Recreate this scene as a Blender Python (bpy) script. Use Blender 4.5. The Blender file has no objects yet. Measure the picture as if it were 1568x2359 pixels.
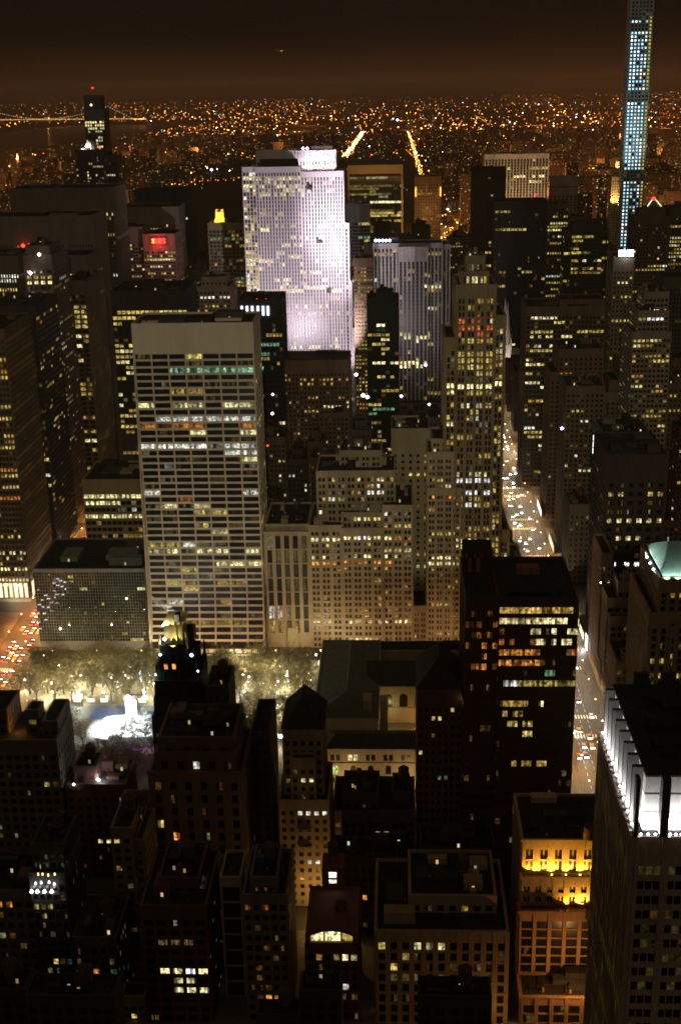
import bpy, math, random
from mathutils import Vector, Matrix
R = math.radians
rnd = random.Random(7)
sc = bpy.context.scene
col = sc.collection

# ------------------------------------------------------------------ camera
F, PITCH, YAW, ROLL, CH = 2930.7, .32166, .046617, .019544, 315.9   # focal length in photo pixels (1568 wide)
fw = Vector((-math.sin(YAW)*math.cos(PITCH), math.cos(YAW)*math.cos(PITCH), -math.sin(PITCH)))
_r = Vector((math.cos(YAW), math.sin(YAW), 0)); _u = _r.cross(fw)
rt = math.cos(ROLL)*_r - math.sin(ROLL)*_u
up = math.sin(ROLL)*_r + math.cos(ROLL)*_u
cd = bpy.data.cameras.new('camera'); cam = bpy.data.objects.new('camera', cd); col.objects.link(cam)
cam.matrix_world = Matrix((( rt.x, up.x, -fw.x, 0), (rt.y, up.y, -fw.y, 0), (rt.z, up.z, -fw.z, CH), (0, 0, 0, 1)))
cd.sensor_fit = 'HORIZONTAL'; cd.sensor_width = 36; cd.lens = 36*F/1568
cd.clip_start = 1; cd.clip_end = 200000
sc.camera = cam
EYE = Vector((0, 0, CH))

def ray(px, py): return fw + rt*((px-784)/F) - up*((py-1179)/F)
def at(px, py, Y):                     # point of the sight line on the plane y = Y  ->  X, Z
    d = ray(px, py); t = Y/d.y
    return d.x*t, CH + d.z*t
def atz(px, py, z=0):                  # point of the sight line at height z
    d = ray(px, py); t = (z-CH)/d.z
    return d.x*t, d.y*t
def pix(P):                            # world -> photo pixels, depth
    d = Vector(P)-EYE; z = d.dot(fw)
    return 784+F*d.dot(rt)/z, 1179-F*d.dot(up)/z, z

# ------------------------------------------------------------------ night sky
w = bpy.data.worlds.new('World'); sc.world = w; w.use_nodes = True
nt = w.node_tree; nt.nodes.clear()
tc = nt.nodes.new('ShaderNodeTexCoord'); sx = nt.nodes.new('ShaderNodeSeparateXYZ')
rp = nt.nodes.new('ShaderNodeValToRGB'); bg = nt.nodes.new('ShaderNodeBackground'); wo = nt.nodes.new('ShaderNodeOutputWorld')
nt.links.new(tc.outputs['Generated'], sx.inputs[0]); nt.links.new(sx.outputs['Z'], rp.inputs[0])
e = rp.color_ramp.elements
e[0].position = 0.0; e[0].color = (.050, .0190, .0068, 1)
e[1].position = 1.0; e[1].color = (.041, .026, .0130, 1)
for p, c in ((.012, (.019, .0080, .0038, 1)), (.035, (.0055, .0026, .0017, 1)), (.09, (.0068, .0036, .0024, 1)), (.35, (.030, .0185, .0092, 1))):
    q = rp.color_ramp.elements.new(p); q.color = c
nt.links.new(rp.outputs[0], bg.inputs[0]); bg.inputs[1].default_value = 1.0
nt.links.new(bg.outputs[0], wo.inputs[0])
sc.view_settings.view_transform = 'Standard'; sc.view_settings.look = 'None'
sc.view_settings.exposure = 0; sc.view_settings.gamma = 1
sc.cycles.use_denoising = True
sc.cycles.sample_clamp_indirect = 4; sc.cycles.max_bounces = 4
sc.cycles.filter_width = 1.7

# ------------------------------------------------------------------ lamps
def light(kind, name, loc, energy, color, target=None, deg=60, blend=.4, radius=.3, parent=None, size=None):
    L = bpy.data.lights.new(name, kind); L.energy = energy; L.color = color
    if kind == 'SPOT': L.spot_size = R(deg); L.spot_blend = blend
    if kind == 'AREA':
        L.shape = 'RECTANGLE'; L.size, L.size_y = size
    else: L.shadow_soft_size = radius
    o = bpy.data.objects.new(name, L); col.objects.link(o); o.location = loc
    if target is not None:
        o.rotation_euler = (Vector(target)-Vector(loc)).to_track_quat('-Z', 'Y').to_euler()
    if parent: o.parent = parent
    return o
# floodlit crown of the tower we stand on: its light spills north over the city, cut off below by the tower's own setback
SP = (0, -60, 400); ax = R(49.5)
light('SPOT', 'tower_crown_flood', SP, 3.1e6, (1, .85, .53), target=(SP[0]-8, SP[1]+100*math.cos(ax), SP[2]+100*math.sin(ax)), deg=150, blend=.015, radius=.15)

# faint fill lamp added from the south to lift the dark facades
light('SUN', 'south_fill', (0, -200, 600), .04, (1, .85, .62), target=(20, 80, 440))
bpy.data.lights['south_fill'].angle = R(20)

# ------------------------------------------------------------------ materials
def mat(name, color, rough=.8, var=.25, scale=.15, metal=0, spec=.3, emit=None, strength=0, streak=True):
    m = bpy.data.materials.get(name)
    if m: return m
    m = bpy.data.materials.new(name); m.use_nodes = True; n = m.node_tree; b = n.nodes['Principled BSDF']
    b.inputs['Roughness'].default_value = rough; b.inputs['Metallic'].default_value = metal
    b.inputs['Specular IOR Level'].default_value = spec
    b.inputs['Base Color'].default_value = (*color, 1)
    if var:
        g = n.nodes.new('ShaderNodeNewGeometry'); mp = n.nodes.new('ShaderNodeMapping')
        mp.inputs['Scale'].default_value = (scale, scale, scale*(.25 if streak else 1))
        t = n.nodes.new('ShaderNodeTexNoise'); t.inputs['Scale'].default_value = 1; t.inputs['Detail'].default_value = 6
        t2 = n.nodes.new('ShaderNodeTexNoise'); t2.inputs['Scale'].default_value = 1.7; t2.inputs['Detail'].default_value = 3
        add = n.nodes.new('ShaderNodeMath'); add.operation = 'ADD'
        mr = n.nodes.new('ShaderNodeMapRange'); mr.inputs['From Min'].default_value = .7; mr.inputs['From Max'].default_value = 1.3
        mr.inputs['To Min'].default_value = 1-var; mr.inputs['To Max'].default_value = 1+var
        mx = n.nodes.new('ShaderNodeVectorMath'); mx.operation = 'SCALE'; mx.inputs[0].default_value = color
        n.links.new(g.outputs['Position'], mp.inputs[0]); n.links.new(mp.outputs[0], t.inputs['Vector'])
        n.links.new(g.outputs['Position'], t2.inputs['Vector'])
        n.links.new(t.outputs[0], add.inputs[0]); n.links.new(t2.outputs[0], add.inputs[1]); n.links.new(add.outputs[0], mr.inputs[0])
        n.links.new(mr.outputs[0], mx.inputs['Scale']); n.links.new(mx.outputs[0], b.inputs['Base Color'])
    if emit:
        b.inputs['Emission Color'].default_value = (*emit, 1); b.inputs['Emission Strength'].default_value = strength
        m.cycles.emission_sampling = 'NONE'
    return m
def lit_material(name, glass, rough, pattern):
    m = bpy.data.materials.new(name); m.use_nodes = True; n = m.node_tree; b = n.nodes['Principled BSDF']
    b.inputs['Base Color'].default_value = (*glass, 1); b.inputs['Roughness'].default_value = rough
    b.inputs['Specular IOR Level'].default_value = .5
    a = n.nodes.new('ShaderNodeAttribute'); a.attribute_name = 'lit'
    if pattern:
        g = n.nodes.new('ShaderNodeNewGeometry'); t = n.nodes.new('ShaderNodeTexNoise'); t.inputs['Scale'].default_value = .75; t.inputs['Detail'].default_value = 4
        mr = n.nodes.new('ShaderNodeMapRange'); mr.inputs['From Min'].default_value = .33; mr.inputs['From Max'].default_value = .67
        mr.inputs['To Min'].default_value = .05; mr.inputs['To Max'].default_value = 1.9
        v = n.nodes.new('ShaderNodeVectorMath'); v.operation = 'SCALE'
        n.links.new(g.outputs['Position'], t.inputs['Vector']); n.links.new(t.outputs[0], mr.inputs[0])
        n.links.new(a.outputs['Color'], v.inputs[0]); n.links.new(mr.outputs[0], v.inputs['Scale'])
        n.links.new(v.outputs[0], b.inputs['Emission Color'])
    else: n.links.new(a.outputs['Color'], b.inputs['Emission Color'])
    b.inputs['Emission Strength'].default_value = 1
    m.cycles.emission_sampling = 'NONE'
    return m
PANE = lit_material('window_pane', (.010, .012, .016), .3, True)
BRONZE = lit_material('bronze_pane', (.075, .030, .014), .4, True)  # bronze glass, its tint warmed in place of reflected orange light
GLOW = lit_material('lamp_glow', (.02, .02, .02), .5, False)
STEEL = mat('dark_steel', (.05, .05, .05), .6, .2)
ROOF = mat('tar_roof', (.028, .026, .024), .9, .5, .2, streak=False)
def emitm(name, color, s): return mat(name, (.02, .02, .02), .5, 0, emit=color, strength=s)

# ------------------------------------------------------------------ mesh helpers
class MB:
    def __init__(s): s.v, s.f, s.c, s.mi = [], [], [], []
    def quad(s, a, b, c, d, lit=None, mi=0):
        i = len(s.v); s.v += [a, b, c, d]; s.f.append((i, i+1, i+2, i+3)); s.c.append(lit); s.mi.append(mi)
    def tri(s, a, b, c, lit=None, mi=0):
        i = len(s.v); s.v += [a, b, c]; s.f.append((i, i+1, i+2)); s.c.append(lit); s.mi.append(mi)
    def poly(s, pts, lit=None, mi=0):
        i = len(s.v); s.v += list(pts); s.f.append(tuple(range(i, i+len(pts)))); s.c.append(lit); s.mi.append(mi)
    def box(s, x0, x1, y0, y1, z0, z1, bottom=False, mi=0, lit=None):
        q = s.quad
        q((x0,y0,z0),(x1,y0,z0),(x1,y0,z1),(x0,y0,z1), lit, mi); q((x1,y0,z0),(x1,y1,z0),(x1,y1,z1),(x1,y0,z1), lit, mi)
        q((x1,y1,z0),(x0,y1,z0),(x0,y1,z1),(x1,y1,z1), lit, mi); q((x0,y1,z0),(x0,y0,z0),(x0,y0,z1),(x0,y1,z1), lit, mi)
        q((x0,y0,z1),(x1,y0,z1),(x1,y1,z1),(x0,y1,z1), lit, mi)
        if bottom: q((x0,y1,z0),(x1,y1,z0),(x1,y0,z0),(x0,y0,z0), lit, mi)
    def cone(s, x, y, z0, z1, r0, r1, n=12, cap=True, mi=0, lit=None):
        for k in range(n):
            a, b = 2*math.pi*k/n, 2*math.pi*(k+1)/n
            p = lambda t, r, z: (x+r*math.cos(t), y+r*math.sin(t), z)
            if r1 > 1e-6: s.quad(p(a,r0,z0), p(b,r0,z0), p(b,r1,z1), p(a,r1,z1), lit, mi)
            else: s.tri(p(a,r0,z0), p(b,r0,z0), (x,y,z1), lit, mi)
        if cap and r1 > 1e-6: s.poly([(x+r1*math.cos(2*math.pi*k/n), y+r1*math.sin(2*math.pi*k/n), z1) for k in range(n)], lit, mi)
    def bar(s, a, b, r0, r1, n=5, mi=0):
        a, b = Vector(a), Vector(b); d = (b-a).normalized(); q = d.to_track_quat('Z', 'Y'); ux, uy = q @ Vector((1,0,0)), q @ Vector((0,1,0))
        for k in range(n):
            t, u = 2*math.pi*k/n, 2*math.pi*(k+1)/n
            s.quad(tuple(a+r0*(ux*math.cos(t)+uy*math.sin(t))), tuple(a+r0*(ux*math.cos(u)+uy*math.sin(u))),
                   tuple(b+r1*(ux*math.cos(u)+uy*math.sin(u))), tuple(b+r1*(ux*math.cos(t)+uy*math.sin(t))), None, mi)
    def octa(s, x, y, z, r, lit=None, mi=0):
        P = [(x+r,y,z),(x,y+r,z),(x-r,y,z),(x,y-r,z)]
        for k in range(4):
            s.tri(P[k], P[(k+1)%4], (x,y,z+r), lit, mi); s.tri(P[(k+1)%4], P[k], (x,y,z-r), lit, mi)
    def dome(s, x, y, z, r, h, n=14, rings=5, mi=0, lit=None):
        for j in range(rings):
            t0, t1 = math.pi/2*j/rings, math.pi/2*(j+1)/rings
            s.cone(x, y, z+h*math.sin(t0), z+h*math.sin(t1), r*math.cos(t0), r*math.cos(t1) if j < rings-1 else 0, n, False, mi, lit)
    def hip(s, x0, x1, y0, y1, z, h, inset=None, axis='y', mi=0):
        if axis == 'y':
            i = (x1-x0)/2 if inset is None else inset; xm = (x0+x1)/2
            A, B = (xm, y0+i, z+h), (xm, y1-i, z+h)
            s.tri((x0,y0,z),(x1,y0,z),A,None,mi); s.quad((x1,y0,z),(x1,y1,z),B,A,None,mi); s.tri((x1,y1,z),(x0,y1,z),B,None,mi); s.quad((x0,y1,z),(x0,y0,z),A,B,None,mi)
        else:
            i = (y1-y0)/2 if inset is None else inset; ym = (y0+y1)/2
            A, B = (x0+i, ym, z+h), (x1-i, ym, z+h)
            s.quad((x0,y0,z),(x1,y0,z),B,A,None,mi); s.tri((x1,y0,z),(x1,y1,z),B,None,mi); s.quad((x1,y1,z),(x0,y1,z),A,B,None,mi); s.tri((x0,y1,z),(x0,y0,z),A,None,mi)
    def mesh(s, name, mats):
        me = bpy.data.meshes.new(name); me.from_pydata(s.v, [], s.f)
        for m in (mats if isinstance(mats, (list, tuple)) else [mats]): me.materials.append(m)
        if any(s.mi): me.polygons.foreach_set('material_index', s.mi)
        if any(c is not None for c in s.c):
            at_ = me.attributes.new('lit', 'FLOAT_COLOR', 'FACE'); buf = []
            for c in s.c: buf += [*(c or (0,0,0)), 1]
            at_.data.foreach_set('color', buf)
        me.update(); return me
    def build(s, name, mats, parent=None, kind=None):
        o = bpy.data.objects.new(name, s.mesh(name, mats)); col.objects.link(o)
        if parent: o.parent = parent; o.matrix_parent_inverse = parent.matrix_basis.inverted()
        if kind: o['kind'] = kind
        return o
def thing(name, label, cat, loc=(0,0,0), group=None):
    o = bpy.data.objects.new(name, None); col.objects.link(o); o.location = loc; o.empty_display_size = .1
    return tag(o, label, cat, group)
def tag(o, label=None, cat=None, group=None, kind=None):
    if label: o['label'] = label
    if cat: o['category'] = cat
    if group: o['group'] = group
    if kind: o['kind'] = kind
    return o
def dup(o, loc, rz=0, label=None):
    c = o.copy(); col.objects.link(c); c.location = loc; c.rotation_euler = (0, 0, rz)
    if label: c['label'] = label
    for ch in o.children:
        d = ch.copy(); col.objects.link(d); d.parent = c
        for g in ch.children:
            h = g.copy(); col.objects.link(h); h.parent = d
    return c

# ------------------------------------------------------------------ lit window colours
PAL = {'warm': (.62,.47,.12), 'pale': (.95,.84,.40), 'cool': (1.0,1.0,.82), 'org': (.62,.22,.04), 'red': (.5,.09,.02),
       'grn': (.16,.34,.20), 'blue': (.35,.6,1.1), 'white': (2.2,2.2,2.3), 'deep': (.42,.26,.06), 'hot': (1.7,1.35,.6)}
MIX = {'office': ['warm']*5+['pale']*3+['deep']*5+['cool'], 'home': ['warm']*4+['org']*3+['deep']*4+['pale'],
       'cool': ['cool']*3+['pale']*3+['warm']*2+['grn'], 'gold': ['warm']*4+['deep']*5+['org'], 'green': ['deep']*3+['grn']*3+['warm']*2+['pale']}
def litc(name, mul=1.):
    k = mul*rnd.uniform(.45, 1.25); c = PAL[name]; return (c[0]*k, c[1]*k, c[2]*k)

STY = dict(wall=(.2,.17,.13), fh=3.8, bw=3.2, pw=.45, sh=.45, k=1, gap=.12, pd=.35, lit=.15, run=.55, mix='office', top=2.5, base=0,
           dim=.12, mul=1., rough=.8, rows=(), nx=2, side=None, glassmi=0, parapet=1.2, var=.25, spd=.8, blank=())
def dimmed(k, c): return tuple(v*k for v in c)
ALL = []                 # footprints already built on
def facade(W, wins, x0, x1, y0, y1, z0, z1, face, s, rows):
    """piers and spandrels standing proud of the wall, a window in every opening"""
    horiz = face in 'SN'
    if face != 'S' and s.get('sideov'): s = dict(s, **s['sideov'])
    L = (x1-x0) if horiz else (y1-y0); n = max(1, round(L/s['bw'])); b = L/n
    H = z1-z0-s['top']-s['base']
    if H < 2: return
    nf = max(1, round(H/s['fh'])); f = H/nf; zb = z0+s['base']
    def pt(u, out, z):
        if face == 'S': return (x0+u, y0-out, z)
        if face == 'N': return (x1-u, y1+out, z)
        if face == 'W': return (x0-out, y1-u, z)
        return (x1+out, y0+u, z)
    def slab(u0, u1, za, zc, o, ends=True):
        W.quad(pt(u0,o,za), pt(u1,o,za), pt(u1,o,zc), pt(u0,o,zc))
        if ends:
            W.quad(pt(u0,0,za), pt(u0,o,za), pt(u0,o,zc), pt(u0,0,zc)); W.quad(pt(u1,o,za), pt(u1,0,za), pt(u1,0,zc), pt(u1,o,zc))
        W.quad(pt(u0,o,zc), pt(u1,o,zc), pt(u1,0,zc), pt(u0,0,zc)); W.quad(pt(u0,0,za), pt(u1,0,za), pt(u1,o,za), pt(u0,o,za))
    pw = b*s['pw']; pd = s['pd']
    if pd > 0:
        for i in range(n+1):
            u0, u1 = max(-.0, i*b-pw/2), min(L, i*b+pw/2)
            if s.get('cut'):
                for q in range(nf+2): slab(u0, u1, max(z0, zb+(q-1)*f), z1 if q == nf+1 else zb+q*f, pd)
            else: slab(u0, u1, z0, z1, pd)
        if s['sh'] > 0:
            for j in range(nf+1):
                za = zb+j*f-(f*s['sh']/2 if j else s['base']); zc = zb+j*f+f*s['sh']/2 if j < nf else z1-.03
                slab(.03, L-.03, max(z0, za), zc, pd*s['spd'], False)
    for j in range(nf):
        za, zc = zb+j*f+f*s['sh']/2, zb+(j+1)*f-f*s['sh']/2
        zm = (za+zc)/2
        rw = [r for r in rows if abs(r[0]-zm) < f/2]
        pr = min(.95, s['lit']*rnd.choice((.25,.5,.8,1,1.3,2.2)) )
        on = False; cname = rnd.choice(MIX[s['mix']])
        for i in range(n):
            ua, ub = i*b+pw/2, (i+1)*b-pw/2
            kk = s['k']; g = (ub-ua)*s['gap'] if kk > 1 else 0; ww = (ub-ua-g*(kk-1))/kk
            for q in range(kk):
                u0 = ua+q*(ww+g); u1 = u0+ww; um = pt((u0+u1)/2, 0, zm)
                if rnd.random() > s['run'] or i == 0:
                    on = rnd.random() < pr
                    cname = rnd.choice(MIX[s['mix']])
                c = cname; m = s['mul']; o = on
                for r in rw:
                    if face != 'S' and not r[6]: continue
                    if r[1]-.5 <= um[0] <= r[2]+.5 and face == 'S' or (face != 'S' and r[6]):
                        o = rnd.random() < r[4]; c = r[3]; m = r[5]
                cells = []
                nx = s['nx']
                dimv = rnd.random() < s['dim']
                for a in range(nx):
                    ca, cb = u0+(u1-u0)*a/nx, u0+(u1-u0)*(a+1)/nx
                    bl = rnd.choice((0,0,.3,.5))
                    if o:
                        k1 = rnd.choice((1,1,1,.75,.5,.15)) if nx > 1 else 1
                        c1 = litc(c, m*k1); c2 = tuple(v*.55 for v in c1) if bl else c1
                    elif dimv and rnd.random() < .6: c1 = c2 = litc(c, .12*m)
                    else: c1 = c2 = None
                    zz = zc-(zc-za)*bl
                    e_ = s.get('eo', .015)
                    cells.append((pt(ca,e_,za), pt(cb,e_,za), pt(cb,e_,zz), pt(ca,e_,zz), c1))
                    if bl: cells.append((pt(ca,e_,zz), pt(cb,e_,zz), pt(cb,e_,zc), pt(ca,e_,zc), c2))
                wins.append((um, u1-u0, cells))

def bld(name, label, tiers, cat='building', group=None, pane=None, roofkit=True, tank=False, warp=None, minpx=2.3, bulk=True, roofcol=None, **kw):
    """tiers: (xl, xr, ytop, Y, depth[, zbase[, style overrides]]) in photo pixels at the distance Y; or ('m', X0, X1, Y0, Y1, z0, z1[, overrides])"""
    s0 = dict(STY); s0.update(kw)
    W, RFS, wins = MB(), [], []
    first = None; zmax = 0
    if tiers[0][0] == 'm' and tiers[0][3] < 520: s0['lit'] *= .3
    for t in tiers:
        ov = {}
        if t[0] == 'm':
            X0, X1, Y0, Y1, z0, z1 = t[1:7]
            if len(t) > 7: ov = t[7]
        else:
            xl, xr, yt, Y, dp = t[:5]; z0 = t[5] if len(t) > 5 else 0
            if len(t) > 6: ov = t[6]
            X0, za = at(xl, yt, Y); X1, zb_ = at(xr, yt, Y); z1 = (za+zb_)/2; Y0, Y1 = Y, Y+dp
        s = dict(s0); s.update(ov)
        if first is None: first = ((X0+X1)/2, (Y0+Y1)/2, 0)
        zmax = max(zmax, z1)
        ALL.append((X0, X1, Y0, Y1))
        if warp:
            zz = [z0]+[z0+4*k for k in range(1, 13)]+[z1-.05]
            for a, b in zip(zz[:-1], zz[1:]):
                for P in (((X0,Y0),(X1,Y0)), ((X1,Y0),(X1,Y1)), ((X0,Y1),(X0,Y0))): W.quad((*P[0],a),(*P[1],a),(*P[1],b),(*P[0],b))
        else: W.box(X0, X1, Y0, Y1, z0, z1-.05)
        rows = []
        for r in s['rows']:
            yp, xa, xb, cn, pr, ml = r[:6]
            rows.append((at((xa+xb)/2, yp, Y0)[1], at(xa, yp, Y0)[0], at(xb, yp, Y0)[0], cn, pr, ml, len(r) > 6))
        side = s['side'] or ('S' + ('W' if X0 > 0 else '') + ('E' if X1 < 0 else ''))
        for f_ in side: facade(W, wins, X0, X1, Y0, Y1, z0, z1, f_, s, rows)
        for f_ in 'WE':                                          # blind return walls keep the corner solid
            if f_ not in side and s['pd'] > 0:
                xx = (X0-s['pd'], X0) if f_ == 'W' else (X1, X1+s['pd'])
                W.box(xx[0], xx[1], Y0-s['pd'], Y1, z0, z1)
        # roof: tar deck inside a parapet, plant boxes
        p = s['parapet']; g = s['pd']; RF = MB(); RFS.append(RF)
        RF.quad((X0,Y0,z1), (X1,Y0,z1), (X1,Y1,z1), (X0,Y1,z1))
        if p:
            th = .5
            W.box(X0-g, X1+g, Y0-g, Y0+th, z1, z1+p, True); W.box(X0-g, X1+g, Y1-th, Y1, z1, z1+p, True)
            W.box(X0-g, X0+th, Y0+th, Y1-th, z1, z1+p, True); W.box(X1-th, X1+g, Y0+th, Y1-th, z1, z1+p, True)
        if bulk and roofkit and (X1-X0) > 8 and (Y1-Y0) > 8:
            near = Y0 < 960
            for _ in range(rnd.randint(4, 9) if near else rnd.randint(2, 4)):
                a = rnd.uniform(.08, .32)*(X1-X0); d = rnd.uniform(.10, .32)*(Y1-Y0)
                cx, cy = rnd.uniform(X0+a/2+1.2, X1-a/2-1.2), rnd.uniform(Y0+d/2+2, Y1-d/2-1)
                h = rnd.choice((.8, 1.4, 2.2, 3.2, 4.6)); kd = rnd.uniform(.2, .9); mi = rnd.choice((0, 0, 1, 1, 2))
                RF.box(cx-a/2, cx+a/2, cy-d/2, cy+d/2, z1, z1+h+rnd.random()*.05, False, mi)
                if near and h > 2 and rnd.random() < .42: RF.quad((cx-.5,cy-d/2-.05,z1+.2),(cx+.4,cy-d/2-.05,z1+.2),(cx+.4,cy-d/2-.05,z1+1.9),(cx-.5,cy-d/2-.05,z1+1.9), tuple(v*kd for v in rnd.choice(((1,.6,.2),(1,.85,.5),(1,.75,.35),(.85,1,.9)))), 3)
            for _ in range(rnd.randint(5, 11) if near else 3):
                cx, cy = rnd.uniform(X0+2, X1-2), rnd.uniform(Y0+2, Y1-2); RF.cone(cx, cy, z1, z1+rnd.uniform(.6,1.8), .5, .45, 8, True, rnd.choice((0,1,2)))
            if near:
                for _ in range(rnd.randint(1, 3)):
                    ya = rnd.uniform(Y0+3, Y1-3); xa = rnd.uniform(X0+1, (X0+X1)/2); RF.bar((xa,ya,z1+.6), (xa+rnd.uniform(.2,.5)*(X1-X0),ya,z1+.6), .22, .22, 5, 2)
                    RF.bar((xa,ya,z1+.6), (xa,min(Y1-1,ya+rnd.uniform(2,9)),z1+.6), .22, .22, 5, 2)
                if rnd.random() < .4: RF.bar((X0+3,Y1-4,z1), (X0+3,Y1-4,z1+rnd.uniform(5,9)), .1, .05, 4, 2)
    if warp:
        for M in [W]+RFS: M.v = [warp(v) for v in M.v]
        wins = [(warp(u), wd, [tuple(warp(v) for v in q[:4])+(q[4],) for q in c]) for u, wd, c in wins]
    T = thing(name, label, cat, first, group)
    wm = mat('wall_%d_%d_%d_%d' % (*[round(v*500) for v in s0['wall']], round(s0['rough']*10)), s0['wall'], s0['rough'], s0['var'])
    W.build('wall', wm, T)
    for RF in RFS: RF.build('roof', [roofcol or ROOF, wm, STEEL, GLOW], T)
    wins.sort(key=lambda q: (Vector(q[0])-EYE).length)
    G = MB(); cnt = 0
    for um, wd, cells in wins:
        big = False
        if cnt < 100:
            x, y, z = pix(um)
            big = wd*F/z*.4337 > minpx and -20 < x < 1590 and y < 2390
        if big:
            m = MB()
            for a, b, c, d, l in cells: m.quad(a, b, c, d, l or (0,0,0))
            m.build('window', pane or PANE, T); cnt += 1
        else:
            for a, b, c, d, l in cells: G.quad(a, b, c, d, l or (0,0,0))
    if G.f: G.build('window', pane or PANE, T, 'stuff')
    if tank or (ALL[-1][2] < 510 and rnd.random() < .5 and ALL[-1][1]-ALL[-1][0] > 8 and bulk):
        X0, X1, Y0, Y1 = ALL[-1]; water_tank(T, (X0*.35+X1*.65), (Y0+Y1)/2, zmax)
    return T
WOOD = mat('tank_wood', (.10, .065, .04), .9, .4, .8)
def water_tank(T, x, y, z, r=2.2):
    k = MB(); k.cone(x, y, z+3, z+7.5, r, r*.96, 14); k.cone(x, y, z+7.5, z+9.2, r*1.06, 0, 14)
    t = k.build('water_tank', WOOD, T)
    l = MB()
    for dx, dy in ((-1,-1),(1,-1),(1,1),(-1,1)): l.bar((x+dx*r*.7, y+dy*r*.7, z), (x+dx*r*.6, y+dy*r*.6, z+3.05), .16, .16, 4)
    l.build('tank_legs', STEEL, t)
# ================================================================== SETTING: ground, avenues, blocks, water
def st_y(n): return 30+(n-34)*80.5
ASPH = mat('asphalt', (.05,.048,.045), .75, .3, .3, streak=False); PAVE = mat('paving', (.16,.15,.13), .85, .3, .4, streak=False)
GRND = mat('ground_soil', (.08,.07,.055), .95, .4, .01, streak=False)
MARK = mat('road_paint', (.7,.68,.6), .7, .3, .5, streak=False)
g = MB(); g.quad((-60000,-3000,0),(60000,-3000,0),(60000,90000,0),(-60000,90000,0)); g.build('ground', GRND, None, 'structure')
AVE = [('sixth', -240, -213), ('fifth', 81, 111), ('madison', 238, 262), ('park', 370, 412)]
blocks = []
xs = [(-700,-240), (-213,81), (111,238), (262,370), (412,600)]
m = MB()
for n in range(34, 59):
    for a, b in xs:
        y0, y1 = st_y(n)+9, st_y(n+1)-9
        if (a, b) == (-213, 81) and n == 40: y1 = st_y(42)-14
        if (a, b) == (-213, 81) and n == 41: continue
        if n == 41 and (a, b) != (-213, 81): y1 -= 4
        if n == 42: y0 += 4
        m.box(a, b, y0, y1, 0, .15)
m.build('pavement', PAVE, None, 'structure')
m = MB()
for k, x0, x1 in AVE: m.quad((x0+5,0,.004),(x1-5,0,.004),(x1-5,2030,.004),(x0+5,2030,.004))
for n in range(35, 60):
    h = 13 if n == 42 else 8
    for a, b in ((-700,-235),(-218,86),(106,243),(257,375),(407,600)):
        if n == 41 and a == -218: continue
        m.quad((a,st_y(n)-h,.004),(b,st_y(n)-h,.004),(b,st_y(n)+h,.004),(a,st_y(n)+h,.004))
m.build('road', ASPH, None, 'structure')
m = MB()
for n in (39, 40, 41, 42, 43, 44, 45, 46):
    for yy in (st_y(n)-12, st_y(n)+9):
        x = 87
        while x < 105: m.quad((x,yy,.012),(x+.7,yy,.012),(x+.7,yy+4,.012),(x,yy+4,.012)); x += 1.5
for k in range(160):
    for x in (91, 95, 99): m.quad((x,400+k*6,.012),(x+.15,400+k*6,.012),(x+.15,403+k*6,.012),(x,403+k*6,.012))
for n in (42, 43, 44):
    x = -232
    while x < -222: m.quad((x,st_y(n)-15,.012),(x+.7,st_y(n)-15,.012),(x+.7,st_y(n)-11,.012),(x,st_y(n)-11,.012)); x += 1.5
m.build('road_markings', MARK, None, 'structure')
WAT = mat('river_water', (.02,.022,.025), .25, .1, .01, spec=.5, streak=False)
m = MB(); m.quad((-3900,-1000,.05),(-1950,-1000,.05),(-2150,14000,.05),(-3400,14000,.05)); m.build('river', WAT, None, 'structure')
m = MB(); m.quad((-745,2060,.03),(75,2060,.03),(75,6120,.03),(-745,6120,.03)); m.build('park_lawn', mat('dark_lawn', (.02,.025,.012), .95, .4, .02, streak=False), None, 'structure')

# ================================================================== BUILDINGS
TRAV = (.42,.38,.30); LIME = (.36,.30,.21); TAN = (.30,.24,.16); BRN = (.13,.085,.055); DKB = (.06,.045,.035); GRY = (.2,.19,.18)
# --- the white grid slab and its row along the park
def flare(v):
    x, y, z = v
    return (x, y-11*((42-z)/42)**2 if z < 42 and y < 700 else y, z)
bld('skyscraper', 'broad pale slab tower with a white grid of wide dark windows and blank top band', [('m', -145, -78.6, 692, 728, 0, 194)], 'skyscraper',
    wall=(.56,.50,.42), fh=3.95, bw=9.4, pw=.09, sh=.315, eo=.07, pd=.5, lit=.08, run=.35, dim=.25, mix='office', top=15.5, nx=6, mul=.75, warp=flare, cut=True, side='SE', spd=.7, rough=.7, var=.12,
    rows=[(846,400,600,'grn',.9,1.4), (781,300,390,'warm',.0,1), (814,440,475,'warm',.7,1), (940,335,600,'pale',.75,1.1), (970,360,600,'cool',.75,.6), (986,320,600,'org',.6,.8),
          (1002,400,600,'pale',.55,1.1), (1032,330,600,'cool',.7,.9), (1047,520,600,'cool',.8,1.1), (1080,430,600,'pale',.3,.7), (1129,340,600,'cool',.4,.8), (1152,350,470,'org',.5,.6),
          (1167,340,500,'pale',.6,.8), (1211,420,600,'warm',.4,.8), (1228,340,600,'pale',.4,.5), (1271,355,600,'pale',.75,1.0), (1299,415,470,'grn',.8,.8), (1299,480,600,'pale',.8,1.0),
          (1390,362,415,'cool',.7,.7), (1421,380,600,'deep',.7,.7), (1449,480,510,'grn',.5,.5)])
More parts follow.
